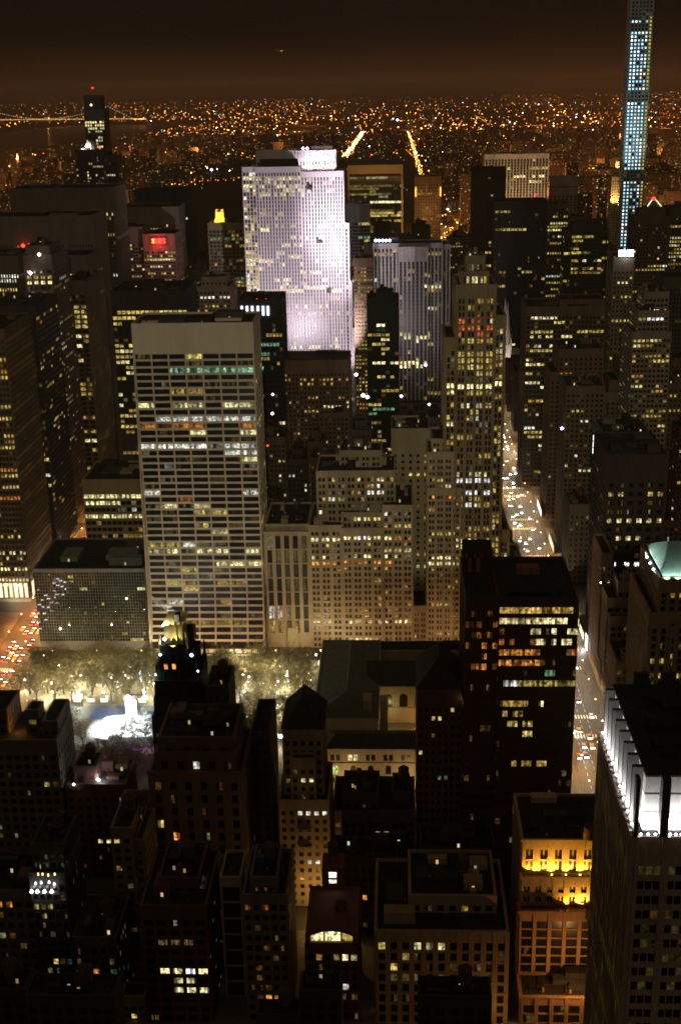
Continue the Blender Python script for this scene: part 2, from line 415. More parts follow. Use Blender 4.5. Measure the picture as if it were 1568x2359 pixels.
bld('office_building', 'wide pale stone office block with paired windows and stepped top beside the arched stone hall',
    [('m', -50.5, -32, 692, 735, 0, 76), ('m', -31.5, -8.5, 691, 735, 0, 74.5, dict(top=3)), ('m', -31.5, -8.5, 694, 735, 74.5, 83, dict(top=1)), ('m', -8, 9, 692, 735, 0, 88),
     ('m', -46, -1, 701, 735, 76, 106, dict(lit=.35)), ('m', -33, -9, 712, 732, 106, 115, dict(lit=.02, wall=TAN))],
    'office building', wall=LIME, fh=3.75, bw=5.75, pw=.34, sh=.42, k=2, gap=.2, pd=.45, lit=.22, run=.5, mix='office', mul=.9, nx=1, dim=.25, top=2.2, side='SEW',
    rows=[(1243,710,950,'pale',.9,1.25), (1240,820,845,'white',.9,.8), (1281,710,950,'pale',.4,1), (1294,710,905,'org',.85,1.25), (1258,710,950,'warm',.25,1), (1236,910,950,'org',.7,1.2), (1433,710,950,'pale',.55,1),
          (1218,710,950,'warm',.5,1), (1309,700,950,'deep',.1,1), (1320,700,950,'deep',.04,1), (1335,700,950,'deep',.1,.8), (1349,700,950,'deep',.04,.8), (1362,700,950,'deep',.06,.8), (1376,700,950,'deep',.06,.8), (1390,700,950,'deep',.05,.8), (1404,700,950,'deep',.3,.8), (1418,700,950,'deep',.2,.8), (1447,700,950,'deep',.05,.8), (1462,700,950,'deep',.05,.8)])
bld('concert_hall', 'narrow pale stone hall with tall piers and an arched arcade under its cornice', [('m', -76.5, -51.2, 693, 735, 0, 72, dict(top=1)), ('m', -76, -51.5, 694.5, 735, 72.05, 76)],
    'building', wall=LIME, fh=9, bw=4.9, pw=.42, sh=.10, pd=.9, lit=.03, dim=.5, nx=4, base=9, top=12, side='SW', rows=[(1447,625,690,'deep',.5,1), (1465,640,690,'warm',.9,1.2)])
bld('office_tower', 'slim pale tower with a stepped top against the tall slender limestone tower',
    [('m', 17.5, 36.5, 692, 722, 0, 98), ('m', 17.8, 36, 693, 722, 98.05, 119, dict(lit=.25)), ('m', 20, 35, 696, 722, 119.05, 126, dict(top=1)), ('m', 9.5, 17.2, 696, 722, 0, 24)],
    'office building', wall=LIME, fh=3.7, bw=4.8, pw=.36, sh=.44, k=2, gap=.2, lit=.16, mul=.8, nx=1, dim=.2, side='SW', rows=[(1281,985,1058,'pale',.85,1.3), (1295,985,1058,'pale',.75,1.2), (1222,985,1058,'warm',.7,.9), (1114,985,1058,'pale',.6,.9), (1150,985,1058,'org',.6,1)])
bld('office_tower', 'plain beige tower with a blank upper wall and a faint green light on its roof', [('m', -3, 20, 748, 780, 0, 118.5, dict(top=14))],
    'office building', wall=(.38,.33,.22), fh=4, bw=4.2, pw=.62, sh=.55, lit=.12, nx=1, pd=.2, side='SW', dim=.05)
bld('skyscraper', 'tall slender limestone tower with dark vertical window strips and stepped shoulders beside the lit avenue',
    [('m', 27, 33, 694, 735, 0, 184), ('m', 33.1, 53.6, 692, 735, 0, 213), ('m', 53.7, 59.3, 694, 735, 0, 196), ('m', 36, 50, 700, 725, 213, 219, dict(top=1)), ('m', 39, 48, 704, 720, 219, 227, dict(top=3, lit=0)),
     ('m', 59.4, 80, 692, 735, 0, 32), ('m', 59.4, 73, 693, 735, 32.05, 49), ('m', 59.4, 64, 694, 735, 49.05, 72)],
    'skyscraper', wall=(.24,.185,.115), fh=3.62, bw=5.1, pw=.36, sh=.28, k=2, gap=.2, pd=.75, spd=.15, lit=.42, run=.5, mix='office', mul=.8, nx=1, dim=.3, top=6, side='SW', rough=.85,
    rows=[(749,1040,1140,'org',.7,1), (761,1030,1140,'red',.8,1.2), (774,1030,1140,'red',.6,1), (735,1040,1100,'red',.5,1), (720,1030,1140,'red',.3,1), (889,1020,1160,'pale',.97,1.5), (1103,1040,1130,'white',.95,.6), (1130,1045,1130,'white',.85,.6), (1243,1050,1130,'pale',.8,1.2), (1255,1050,1130,'pale',.5,1)])

# --- left side: towers along the busy avenue with red tail lights
bld('office_tower', 'big dark ribbed slab at far left, rearmost and tallest of the ribbed slabs', [(22, 258, 435, 1245, 60)], 'skyscraper', wall=(.16,.14,.12), fh=3.9, bw=2.6, pw=.5, sh=.3, pd=.9, lit=.12, run=.9, top=22, nx=1, dim=.15, spd=.15,
    rows=[(480,150,260,'pale',.95,1), (491,20,120,'pale',.0,1), (474,40,75,'warm',.9,1), (480,60,110,'warm',.8,.8), (491,210,258,'pale',.9,1), (500,210,258,'org',.4,1), (520,210,258,'warm',.5,.9), (548,215,260,'cool',.95,1.1,1), (632,215,258,'warm',.5,.9), (655,215,258,'warm',.8,.7), (668,215,258,'warm',.8,.7), (690,215,258,'pale',.9,1)])
bld('office_tower', 'dim grey ribbed slab at the left edge with red lamps before it', [(-40, 210, 500, 1165, 60)], 'skyscraper', wall=(.22,.19,.17), fh=3.9, bw=2.6, pw=.5, sh=.3, pd=.9, lit=.03, run=.9, top=24, nx=1, dim=.15, spd=.15, rows=[(575,0,60,'warm',.8,1), (565,40,120,'org',.3,1)])
bld('office_tower', 'ribbed slab tower with one bright white floor near its top wrapping its corner', [(125, 202, 590, 1085, 48), (-40, 40, 592, 1085, 60)], 'skyscraper', wall=(.18,.16,.13), fh=3.9, bw=2.3, pw=.5, sh=.3, pd=.9, lit=.08, run=.9, top=14, nx=1, spd=.3,
    rows=[(631,130,205,'cool',1,1.5,1), (632,0,40,'cool',1,1.4), (650,-5,40,'cool',1,.9), (663,-5,40,'warm',.9,1.2), (676,-5,40,'deep',.5,1)])
bld('skyscraper', 'stepped brown glass tower with bright double windows and a pale box on top', [(55, 118, 590, 925, 46), (60, 112, 568, 932, 30, 0, dict(top=8, wall=(.3,.28,.27))), (34, 55, 690, 925, 46)],
    'skyscraper', wall=(.17,.12,.10), fh=3.9, bw=5.4, pw=.4, sh=.42, k=2, gap=.14, pd=.6, lit=.2, mul=.8, nx=1, top=9, rows=[(646,50,120,'hot',.9,.9), (631,55,100,'pale',.9,.9), (637,55,118,'warm',.8,.8), (691,55,118,'hot',.9,.9), (697,60,110,'warm',.6,1), (785,90,120,'pale',.9,1), (794,100,140,'pale',.6,1), (954,100,140,'cool',.95,1.1), (1000,110,140,'pale',.6,1)])
bld('office_tower', 'dark tower with long pale vertical fins running down its right face', [(147, 196, 648, 1000, 62)], 'skyscraper', wall=(.17,.13,.095), fh=3.9, bw=5, pw=.24, sh=.34, pd=1.1, spd=.1, lit=.28, run=.6, mix='gold', nx=2, top=10, rows=[(702,150,200,'warm',.8,1), (712,150,200,'warm',.6,1), (727,150,200,'warm',.9,1), (741,150,200,'warm',.8,1), (752,160,200,'warm',.8,1), (770,150,200,'pale',.7,1), (796,150,200,'pale',.8,1), (1010,195,222,'pale',.95,1.1)])
GOLDW = bld('office_tower', 'brown tower at the left edge with rows of small gold windows above the avenue', [('m', -285, -241.5, 770, 830, 0, 178)], 'skyscraper', wall=(.13,.09,.055), fh=3.8, bw=2.3, pw=.36, sh=.4, pd=.5, lit=.28, run=.85, mix='gold', nx=1, top=5, mul=.9,
    rows=[(1275,-50,80,'pale',.9,1,1), (1290,-50,80,'pale',.7,1.2,1), (1310,-50,80,'pale',.9,1.2,1), (1330,-50,80,'pale',.9,1.2,1), (1345,-50,80,'hot',.9,1.2,1), (1240,0,80,'warm',.7,1,1), (860,0,30,'org',.7,1,1), (1005,0,60,'warm',.8,1,1)])
bld('office_tower', 'black glass tower with scattered small lights wedged behind the gold windowed tower', [('m', -275, -242, 845, 903, 0, 180)], 'skyscraper', wall=(.05,.05,.05), fh=3.8, bw=2.6, pw=.25, sh=.4, pd=.25, lit=.09, run=.4, mix='gold', nx=1, top=6, rows=[(1093,60,130,'cool',.7,.8)])
bld('office_tower', 'black glass office tower with yellow lit floors left of the white grid slab', [(255, 428, 672, 880, 48)], 'office building', wall=(.035,.035,.03), fh=3.9, bw=3.2, pw=.2, sh=.42, pd=.25, lit=.3, run=.75, mix='office', nx=1, top=12, mul=.9,
    rows=[(692,262,325,'pale',.9,1.2), (692,352,410,'pale',.95,1.2), (712,250,428,'warm',.95,1.4), (738,260,310,'warm',.8,1), (790,250,310,'warm',.9,1.2)])
bld('office_building', 'low slab with three bright yellow window bands just left of the white grid slab', [('m', -201, -157, 772, 815, 0, 80)], 'office building', wall=(.30,.24,.12), fh=4.4, bw=3.4, pw=.14, sh=.42, pd=.35, lit=.12, run=.85, mix='office', nx=3, top=8, side='S',
    rows=[(1118,200,310,'pale',1,1.25), (1133,195,330,'deep',.05,1), (1147,190,330,'pale',1,1.2), (1160,190,275,'pale',1,1.3), (1172,240,330,'cool',.3,.6), (1184,190,330,'pale',1,1.15), (1199,195,330,'deep',.1,1), (1214,195,330,'deep',.3,.7), (1228,190,330,'deep',.3,.7), (1242,195,330,'pale',.95,1.2)])
PANE_KEEP = PANE
PANE = lit_material('mirror_pane', (.010,.016,.016), .03, True); PANE.node_tree.nodes['Principled BSDF'].inputs['IOR'].default_value = 2.3
bld('office_building', 'low dark mirror glass block with a fine grid of mullions behind the bare park trees', [('m', -213, -147.5, 688, 742, 0, 51)], 'office building', wall=(.17,.18,.16), fh=1.95, bw=1.55, pw=.13, sh=.11, pd=.16, spd=.6, lit=.012, run=.5, nx=1, dim=.03, top=1.0, base=6, side='SEW', minpx=99)
PANE = PANE_KEEP
bld('office_tower', 'broad dim slab standing behind the block with the red sign', [(270, 410, 478, 1480, 50)], 'office building', wall=(.20,.16,.14), fh=3.9, bw=3, pw=.5, sh=.4, lit=.12, nx=1, top=18, rows=[(512,375,405,'warm',.6,1), (528,340,400,'pale',.5,.8)])
UBSB = bld('office_building', 'reddish block with a glowing red rooftop sign and lit office floors', [(329, 402, 540, 1400, 48), (271, 327, 524, 1412, 40)], 'office building', wall=(.30,.18,.14), fh=3.8, bw=3, pw=.3, sh=.45, lit=.3, run=.8, nx=1, top=17, rows=[(598,345,400,'pale',.9,1), (610,340,400,'pale',.8,1), (585,340,400,'warm',.6,1), (570,270,325,'warm',.3,1), (596,275,325,'pale',.5,1), (605,275,325,'pale',.6,1), (623,275,325,'pale',.5,1), (632,340,400,'warm',.7,1)])
bld('office_tower', 'dark blue topped tower far behind the block with the red sign', [(312, 437, 438, 1700, 50)], 'skyscraper', wall=(.04,.05,.09), fh=3.9, bw=4, pw=.4, sh=.3, pd=1, lit=.04, nx=1, top=34, dim=.02, rows=[(478,420,440,'pale',.7,1), (500,420,440,'pale',.6,1)])
GOLDB = bld('office_tower', 'slim tower with thin vertical ribs crowned by a glowing gold lantern', [(480, 575, 515, 1390, 40)], 'skyscraper', wall=(.24,.19,.10), fh=3.9, bw=4.1, pw=.22, sh=.3, pd=1, spd=.3, lit=.10, nx=2, mix='gold', top=6, dim=.2, rows=[(551,480,560,'grn',.9,.7), (570,480,560,'deep',.3,1), (638,480,560,'grn',.5,.6)])
bld('office_building', 'small pinkish stone block with a row of bright white windows near its top', [(450, 530, 662, 1050, 40), (464, 520, 640, 1058, 26)], 'office building', wall=(.42,.30,.25), fh=3.6, bw=3.2, pw=.45, sh=.5, lit=.25, nx=1, mul=.9, rows=[(684,452,528,'cool',.75,1.5), (700,450,530,'warm',.5,1), (712,450,530,'warm',.5,1)])
T38 = bld('office_tower', 'black glass tower with blue white light row and two red roof beacons', [(548, 648, 692, 1000, 42)], 'office building', wall=(.05,.05,.055), fh=3.8, bw=2.6, pw=.2, sh=.3, pd=.3, lit=.08, nx=1, mix='green', top=14, roofcol=ROOF)
bld('skyscraper', 'dark curved crown tower under construction with lit lower floors at the far left skyline', [(193, 238, 252, 1890, 34, 0, dict(top=2)), (193, 229, 220, 1892, 30, 290, dict(lit=0, top=3))], 'skyscraper', wall=(.07,.06,.055), fh=4.2, bw=3.6, pw=.3, sh=.35, lit=.02, nx=1, dim=0, bulk=False, minpx=99,
    rows=[(287,193,240,'hot',.9,.8), (280,190,240,'hot',.9,.8), (294,193,240,'pale',.8,.9), (304,193,240,'pale',.4,.6), (313,193,240,'pale',.3,.9), (322,195,238,'pale',.75,.9), (330,195,238,'pale',.75,1), (338,195,238,'pale',.7,.9), (346,195,238,'pale',.6,.9), (354,200,238,'pale',.5,.9)])
CITY = bld('office_tower', 'dark octagon tower topped by a small bright white dome at the far left', [(172, 240, 345, 1800, 40), (240, 268, 358, 1805, 36)], 'skyscraper', wall=(.10,.09,.085), fh=3.9, bw=3, pw=.35, sh=.4, lit=.22, nx=1, mix='office', top=8, minpx=99)

bld('office_building', 'brown block with blank upper wall and lit rows standing below the flooded lilac tower', [('m', -91, -38, 1010, 1050, 0, 107, dict(top=9)), ('m', -62, -38.5, 1000, 1009.5, 0, 66)], 'office building', wall=(.20,.13,.09), fh=3.7, bw=3.2, pw=.45, sh=.45, lit=.14, run=.6, nx=1, mix='office', top=3, mul=.8, dim=.15, side='SE', rows=[(872,655,800,'deep',.5,1), (882,680,800,'deep',.4,1), (933,735,800,'pale',.9,1), (944,735,765,'white',.9,.6), (952,735,800,'hot',.9,.8)])
# --- right behind: landmark tops before the park
ROCK = bld('skyscraper', 'huge slab tower flooded in lilac white light with stepped right edge and countless window strips',
    [('m', -133, -57, 1264, 1292, 0, 259, dict(top=9)), ('m', -146.5, -134, 1258, 1292, 0, 245, dict(lit=.5, pw=.3)), ('m', -133.3, -90.2, 1250, 1263, 0, 245),
     ('m', -90, -66, 1251.5, 1263, 0, 240), ('m', -65.9, -49.7, 1254, 1292, 0, 240), ('m', -49.6, -45.5, 1256, 1290, 0, 191), ('m', -45.4, -43.8, 1258, 1290, 0, 135), ('m', -43.7, -42.4, 1260, 1290, 0, 88)],
    'skyscraper', wall=(.58,.54,.56), fh=3.7, bw=2.9, pw=.52, sh=.15, pd=.6, spd=.1, lit=.07, run=.3, mix='office', nx=1, mul=1.0, dim=.15, top=4, minpx=2.2, side='SEW', rough=.75, var=.1,
    rows=[(407,557,800,'pale',.75,1), (417,557,800,'warm',.3,1), (428,557,700,'pale',.6,1), (440,557,700,'pale',.6,1), (450,600,700,'pale',.55,1), (440,600,650,'warm',.4,1), (518,557,720,'warm',.55,1), (526,600,622,'hot',1,1.3), (543,660,760,'pale',.5,1), (559,650,710,'pale',.7,1), (597,557,625,'pale',.8,1.1), (607,557,625,'pale',.75,1), (623,690,740,'pale',.6,1.3), (643,640,670,'pale',.7,1.1), (666,600,790,'hot',.95,.9), (704,650,760,'hot',.4,1), (718,700,800,'pale',.4,1), (800,670,800,'hot',.65,.9), (383,700,775,'hot',.9,.8), (820,650,810,'warm',.4,1), (386,567,600,'hot',1,.9)])
bld('office_tower', 'pale grey slab with blue white roof lamps right of the flooded lilac tower', [(860, 1018, 562, 1330, 34), ('m', 45.5, 56, 1336, 1368, 0, 160, dict(wall=(.05,.045,.045), lit=.06)), (918, 985, 570, 1322, 7, 0, dict(top=14))], 'skyscraper', wall=(.42,.39,.38), fh=3.8, bw=4, pw=.46, sh=.06, pd=.7, spd=.1, lit=.09, nx=1, mul=.9, dim=.1, top=4, side='SW',
    rows=[(630,980,1018,'warm',.5,1), (657,980,1018,'pale',.85,1), (780,900,990,'pale',.7,1), (833,920,985,'hot',.8,.9), (843,920,985,'hot',.7,.9), (770,920,990,'warm',.6,1)])
bld('office_building', 'narrow brown block full of small amber windows, right of the flooded lilac tower', [(815, 858, 597, 1180, 34)], 'office building', wall=(.22,.15,.10), fh=3.6, bw=3, pw=.45, sh=.5, lit=.62, run=.2, nx=1, mul=.7, mix='gold', top=6)
bld('office_tower', 'dark green glass tower with a stepped top standing before the pale grey slab', [(845, 918, 690, 1000, 30), (868, 905, 674, 1004, 20)], 'office building', wall=(.035,.045,.035), fh=3.8, bw=3.4, pw=.2, sh=.4, pd=.25, lit=.10, run=.6, nx=1, mix='green', top=3, rows=[(748,855,885,'hot',.7,1), (837,880,918,'pale',.6,1.2), (817,880,915,'warm',.5,1), (865,870,918,'warm',.6,1)])
SOLOW = bld('skyscraper', 'black glass slab framed by an orange lit border, before the dark park', [(801, 928, 380, 1890, 34)], 'skyscraper', wall=(.03,.03,.03), fh=3.8, bw=4.5, pw=.02, sh=.16, pd=.05, lit=.28, run=.85, nx=1, mix='office', top=15, mul=.3, dim=.2, parapet=0, bulk=False,
    rows=[(467,855,930,'pale',.95,1.4), (486,850,930,'warm',.9,1), (497,850,930,'warm',.9,.9), (404,805,900,'deep',.7,1), (505,850,930,'deep',.8,1)])
G712 = bld('office_tower', 'slim amber lit stone tower with bright lamps on both upper corners', [(955, 1015, 407, 1810, 34)], 'skyscraper', wall=(.48,.30,.15), fh=3.8, bw=3.6, pw=.5, sh=.5, lit=.05, nx=1, top=9, dim=.2, side='SW')
bld('office_tower', 'grey blank topped tower between the flooded lilac tower and the orange framed slab', [(797, 851, 470, 1500, 30), (838, 880, 560, 1490, 20)], 'office building', wall=(.36,.34,.35), fh=3.8, bw=6, pw=.04, sh=.2, pd=.1, lit=.05, nx=3, top=20, dim=.15, rows=[(548,820,850,'grn',.8,.9), (555,830,880,'warm',.5,1), (600,820,860,'grn',.5,.6)])
bld('skyscraper', 'broad white ribbed slab on the skyline with two lit yellow floors', [(1117, 1263, 355, 1970, 40)], 'skyscraper', wall=(.7,.58,.44), fh=3.9, bw=4.7, pw=.34, sh=.12, pd=1.2, spd=.15, lit=.07, nx=1, top=6, mul=.9, dim=.1, side='SW', rows=[(384,1140,1262,'warm',.65,1), (405,1165,1262,'hot',.6,.7), (415,1210,1262,'pale',.6,1), (394,1150,1262,'warm',.3,1)])
bld('skyscraper', 'dark bronze tower with almost no lights in front of the white ribbed slab', [(1089, 1165, 388, 1790, 40), (1118, 1165, 470, 1500, 40, 0, dict(lit=.12))], 'skyscraper', wall=(.06,.042,.035), fh=3.8, bw=4, pw=.3, sh=.35, lit=.012, nx=1, top=10, dim=.02, side='SW')
SONY = bld('skyscraper', 'stone tower with a broken pediment roof right of the white ribbed slab', [(1265, 1330, 430, 1720, 28)], 'skyscraper', wall=(.36,.26,.2), fh=3.8, bw=5, pw=.4, sh=.35, lit=.03, nx=1, top=10, parapet=0, bulk=False, side='SW', dim=.05)
bld('office_tower', 'wide black tower with a few scattered warm windows on the right', [(1140, 1260, 464, 1400, 40)], 'skyscraper', wall=(.032,.028,.026), fh=3.8, bw=4.2, pw=.18, sh=.3, pd=.2, lit=.06, run=.6, nx=2, mix='home', top=8, dim=.08, mul=1.0)
bld('office_tower', 'slab with many lit yellow floors right of the wide black tower', [(1262, 1310, 470, 1500, 34), (1310, 1352, 500, 1490, 30)], 'office building', wall=(.12,.10,.07), fh=3.8, bw=3, pw=.3, sh=.42, lit=.25, run=.85, nx=1, top=4, mul=.8, rows=[(500,1262,1310,'warm',.8,1), (512,1262,1350,'pale',.6,1), (520,1310,1350,'cool',.7,.7), (530,1262,1310,'pale',.9,1)])
bld('office_tower', 'rounded dark glass tower with dim banded floors behind the tower with the white sign', [(1318, 1388, 518, 1250, 30), (1300, 1318, 530, 1256, 24), (1388, 1402, 530, 1256, 24)], 'office building', wall=(.06,.065,.05), fh=3.8, bw=3.4, pw=.06, sh=.4, pd=.25, lit=.16, run=.8, nx=2, mix='gold', top=5, mul=.75, rows=[(583,1300,1360,'warm',.8,1), (602,1330,1380,'pale',.6,1), (618,1310,1400,'warm',.5,1)])
GOLD18 = bld('office_tower', 'very thin stepped tower washed in gold light beside the needle tower', [(1409, 1432, 408, 1850, 20), (1413, 1430, 390, 1853, 14), (1418, 1428, 372, 1855, 9)], 'skyscraper', wall=(.5,.4,.25), fh=3.8, bw=3.4, pw=.5, sh=.5, lit=.03, nx=1, top=3, bulk=False, side='SW')
NEEDLE = bld('skyscraper', 'needle tower with a square concrete grid glowing blue white with work lights', [('m', 312, 340, 1815, 1843, 0, 428)], 'skyscraper', wall=(.40,.40,.37), fh=4.7, bw=4.67, pw=.34, sh=.34, pd=1.1, lit=.04, run=.3, nx=1, mix='cool', mul=.5, top=.5, bulk=False, side='SW', dim=.35, minpx=1.6, parapet=.3)
SIGNB = bld('office_tower', 'slim tower carrying a small bright white sign at its top', [(1413, 1460, 592, 1000, 30)], 'office building', wall=(.22,.18,.11), fh=3.7, bw=3.3, pw=.5, sh=.5, lit=.16, nx=1, top=10)
bld('office_tower', 'dim domed tower near the right edge below the red lit spire', [(1462, 1545, 500, 1350, 36), (1474, 1532, 482, 1356, 24)], 'skyscraper', wall=(.14,.11,.07), fh=3.8, bw=3, pw=.4, sh=.5, lit=.12, nx=1, top=6, roofcol=mat('verdigris', (.10,.15,.12), .8, .3))
bld('office_tower', 'tower with diagonal bands of lit floors at the right edge', [(1543, 1640, 480, 1350, 40), (1528, 1640, 640, 1100, 40, 0, dict(lit=.1))], 'office building', wall=(.10,.10,.07), fh=3.8, bw=3, pw=.3, sh=.45, lit=.35, run=.85, nx=1, top=8, mix='office', mul=.7)
bld('office_building', 'stepped pale block with a bright white window row near the right edge', [(1484, 1540, 675, 900, 26), (1470, 1540, 718, 892, 34), (1458, 1545, 768, 884, 42)], 'office building', wall=(.26,.22,.17), fh=3.6, bw=3, pw=.3, sh=.48, lit=.22, nx=1, mul=.8, top=3, rows=[(736,1490,1540,'white',.75,.7), (705,1490,1535,'pale',.4,1), (713,1500,1535,'pale',.7,1.1), (826,1460,1545,'warm',.6,1)])
bld('office_tower', 'wide brown office slab with lit left floors beside the bright avenue', [(1213, 1393, 708, 1010, 44), (1290, 1393, 692, 1014, 30)], 'office building', wall=(.15,.11,.07), fh=3.7, bw=3.1, pw=.25, sh=.42, lit=.14, run=.8, nx=1, mix='office', top=6, mul=.9, side='SW', rows=[(736,1220,1280,'pale',.95,1), (745,1270,1330,'warm',.5,1), (766,1220,1270,'warm',.9,1), (775,1220,1320,'pale',.6,1), (726,1230,1260,'warm',.5,1), (795,1230,1270,'cool',.4,.6)])
bld('office_building', 'brown stone block with dim amber windows in front of the wide brown slab', [(1288, 1390, 806, 930, 40), (1268, 1290, 860, 926, 40)], 'office building', wall=(.17,.11,.07), fh=3.6, bw=3.4, pw=.5, sh=.5, lit=.10, nx=1, mix='home', top=5, mul=.9, side='SW')
bld('office_building', 'mid height brown block with a columned upper floor on the right', [(1305, 1392, 892, 860, 38)], 'office building', wall=(.18,.13,.08), fh=3.6, bw=3.2, pw=.45, sh=.5, lit=.12, nx=1, mix='office', top=4, mul=.8, side='SW', rows=[(973,1340,1390,'cool',.5,1.1), (1084,1330,1370,'pale',.7,1)])
bld('office_tower', 'brown brick tower with ornamented stepped crown on the right', [(1428, 1486, 835, 946, 30, 0, dict(top=9)), (1405, 1505, 880, 936, 38, 0, dict(top=6)), (1395, 1520, 908, 930, 44)], 'office building', wall=(.20,.15,.10), fh=3.6, bw=3.6, pw=.5, sh=.42, pd=.6, lit=.04, nx=1, mix='home', top=5, mul=.9, parapet=2, side='SW')
SIGN2 = bld('office_building', 'dim grey block with three glowing white panels on its left corner', [(1388, 1495, 1000, 780, 40)], 'office building', wall=(.16,.15,.12), fh=3.8, bw=5, pw=.4, sh=.4, lit=.05, nx=1, top=24, side='S', rows=[(1080,1390,1420,'hot',.8,.8)])
bld('office_tower', 'nearly black tower with four columns of square windows on the right', [('m', 117, 150, 685, 735, 0, 119)], 'office building', wall=(.055,.042,.032), fh=5.2, bw=5.75, pw=.5, sh=.5, pd=.25, lit=.035, run=.2, nx=3, mix='office', top=14, dim=.45, side='SW', rows=[(1195,1405,1530,'pale',.7,1), (1246,1405,1530,'pale',.4,.9), (1292,1405,1530,'white',1,.75), (1198,1405,1530,'pale',.95,1), (1147,1405,1520,'warm',.5,.9)])
# --- right edge and the east side of the bright avenue
COPPER = mat('copper_roof', (.24,.36,.30), .6, .2, .3)
bld('office_building', 'slim plain brown tower rising straight above the bright avenue on the right', [('m', 111, 116.6, 652, 684, 0, 73), ('m', 111, 122, 640, 651.5, 0, 14)], 'office building', wall=(.26,.18,.11), fh=3.7, bw=2.8, pw=.6, sh=.5, lit=.05, nx=1, pd=.2, top=6, dim=.05, side='SW')
bld('office_building', 'beige stepped building with terrace and one bright roof lamp near the green copper roof', [('m', 112, 131, 634, 660, 0, 54), ('m', 118, 131, 637, 660, 54, 62, dict(lit=0)), ('m', 113, 130, 628, 634, 0, 46)], 'office building', wall=(.34,.27,.17), fh=3.7, bw=3.6, pw=.3, sh=.35, lit=.03, nx=2, mix='gold', top=4, dim=.2, side='SW')
bld('office_building', 'low rounded brown building with a heavy cornice along the bright avenue', [('m', 112, 127, 598, 626, 0, 34), ('m', 115, 124, 600, 606, 34, 38, dict(lit=0))], 'office building', wall=(.30,.22,.13), fh=3.7, bw=2.8, pw=.4, sh=.4, lit=.07, nx=1, mix='home', top=3, dim=.2, side='SW')
MERC = bld('skyscraper', 'limestone tower under a green floodlit copper pyramid roof at the right edge', [('m', 117, 150, 548, 600, 0, 82), ('m', 121, 150, 552, 598, 82, 98), ('m', 126, 128, 545, 548, 0, 78, dict(lit=0, parapet=0))], 'skyscraper', wall=(.33,.25,.15), fh=3.8, bw=4.2, pw=.5, sh=.3, pd=.6, lit=.06, nx=2, mix='gold', top=6, dim=.25, side='SW', bulk=False,
    rows=[(1519,1490,1568,'warm',.7,1), (1548,1490,1568,'warm',.5,1), (1450,1490,1568,'deep',.1,1)])
cr = MB(); cr.hip(122.5, 151, 553.5, 597, 99.2, 9.5, 6, 'x'); cr.build('copper_roof', COPPER, MERC)
cr = MB(); cr.box(128.4, 128.9, 575, 575.5, 108.4, 111); cr.build('roof_finial', COPPER, MERC)
for yy in (560, 572, 584): light('SPOT', 'roof_flood', (118.2, yy, 99.5), 3000, (.85,1,.95), target=(126, yy, 103), deg=130, radius=.2, parent=None)
for xx in (124, 129, 134, 139, 144): light('SPOT', 'roof_flood', (xx, 550.4, 99.5), 4000, (.8,1,.9), target=(xx, 562, 103), deg=130, radius=.2)
for yy in (560, 568, 576):
    t = thing('floodlight', 'small blue white floodlight on the ledge beside the green copper roof', 'floodlight', (119.4, yy, 99.3), 'floodlights beside the copper roof')
    m = MB(); m.box(119, 119.8, yy-.5, yy+.5, 99.3, 99.6); m.build('lamp_base', STEEL, t)
    m = MB(); m.octa(119.4, yy, 100.2, .75); m.build('lamp_lens', emitm('blue_white_glow', (.55,.65,1), 9), t)

# 400-block tower: white lit crown at the lower right corner
CX0, CX1, CY0, CY1 = 45.7, 81, 215, 257
CROWN = bld('skyscraper', 'big ribbed tower with a brilliant white floodlit crown at the lower right corner', [('m', CX0, CX1, CY0, CY1, 0, 178, dict(parapet=0, top=6))], 'skyscraper', wall=(.42,.35,.26), fh=3.35, bw=5.6, pw=.26, sh=.42, k=3, gap=.06, pd=.5, spd=.3, lit=.035, nx=1, run=.2, mix='gold', dim=.6, mul=.4, side='SW', bulk=False, minpx=2,
    sideov=dict(bw=2.1, k=1, pw=.45, pd=.9, sh=.2, spd=.1, lit=.35))
WHT = mat('white_panel', (.75,.74,.72), .6, .12, .4)
SLATE = mat('dark_stone', (.05,.047,.045), .8, .3, .4)
m = MB(); m.box(CX0+1.6, CX1, CY0+1.6, CY1-1.6, 178, 190)
m.build('crown_panel', WHT, CROWN)
m = MB()
for z in (182.2, 186.2): m.box(CX0+1.56, CX1, CY0+1.56, CY1-1.56, z, z+.12)
m.build('panel_joint', SLATE, CROWN)
px_ = [(CX0-.5, CX0+.25), (50.1, 51.7), (54.9, 56.8), (60.2, 61.9), (65.4, 67.2), (70.5, 72.2), (76, 78)]
for a, b in px_: m = MB(); m.box(a, b, CY0-.5, CY0+1.6, 178, 190.6); m.build('crown_pier', SLATE, CROWN)
ys = [215+4.7*k for k in range(1, 9)]
for y in ys: m = MB(); m.box(CX0-.5, CX0+1.6, y-.55, y+.55, 178, 190.6); m.build('crown_pier', SLATE, CROWN)
for x in (52, 58, 64, 70, 76): m = MB(); m.box(x, x+3.2, CY1-.6, CY1+.6, 188, 192.5); m.build('crown_pier', SLATE, CROWN)
m = MB(); m.box(CX0+1.5, CX1, CY0+1.5, CY1-1.5, 190, 190.4)
for _ in range(14):
    x, y = rnd.uniform(50,76), rnd.uniform(221,250); a, b = rnd.uniform(1,4), rnd.uniform(1,5); m.box(x, x+a, y, y+b, 190.4, 190.4+rnd.uniform(.5,2.2))
m.bar((52,248,191.3), (80,222,191.3), .3, .3); m.bar((50,236,191), (66,236,191), .3, .3)
m.build('crown_roof', ROOF, CROWN)
m = MB()
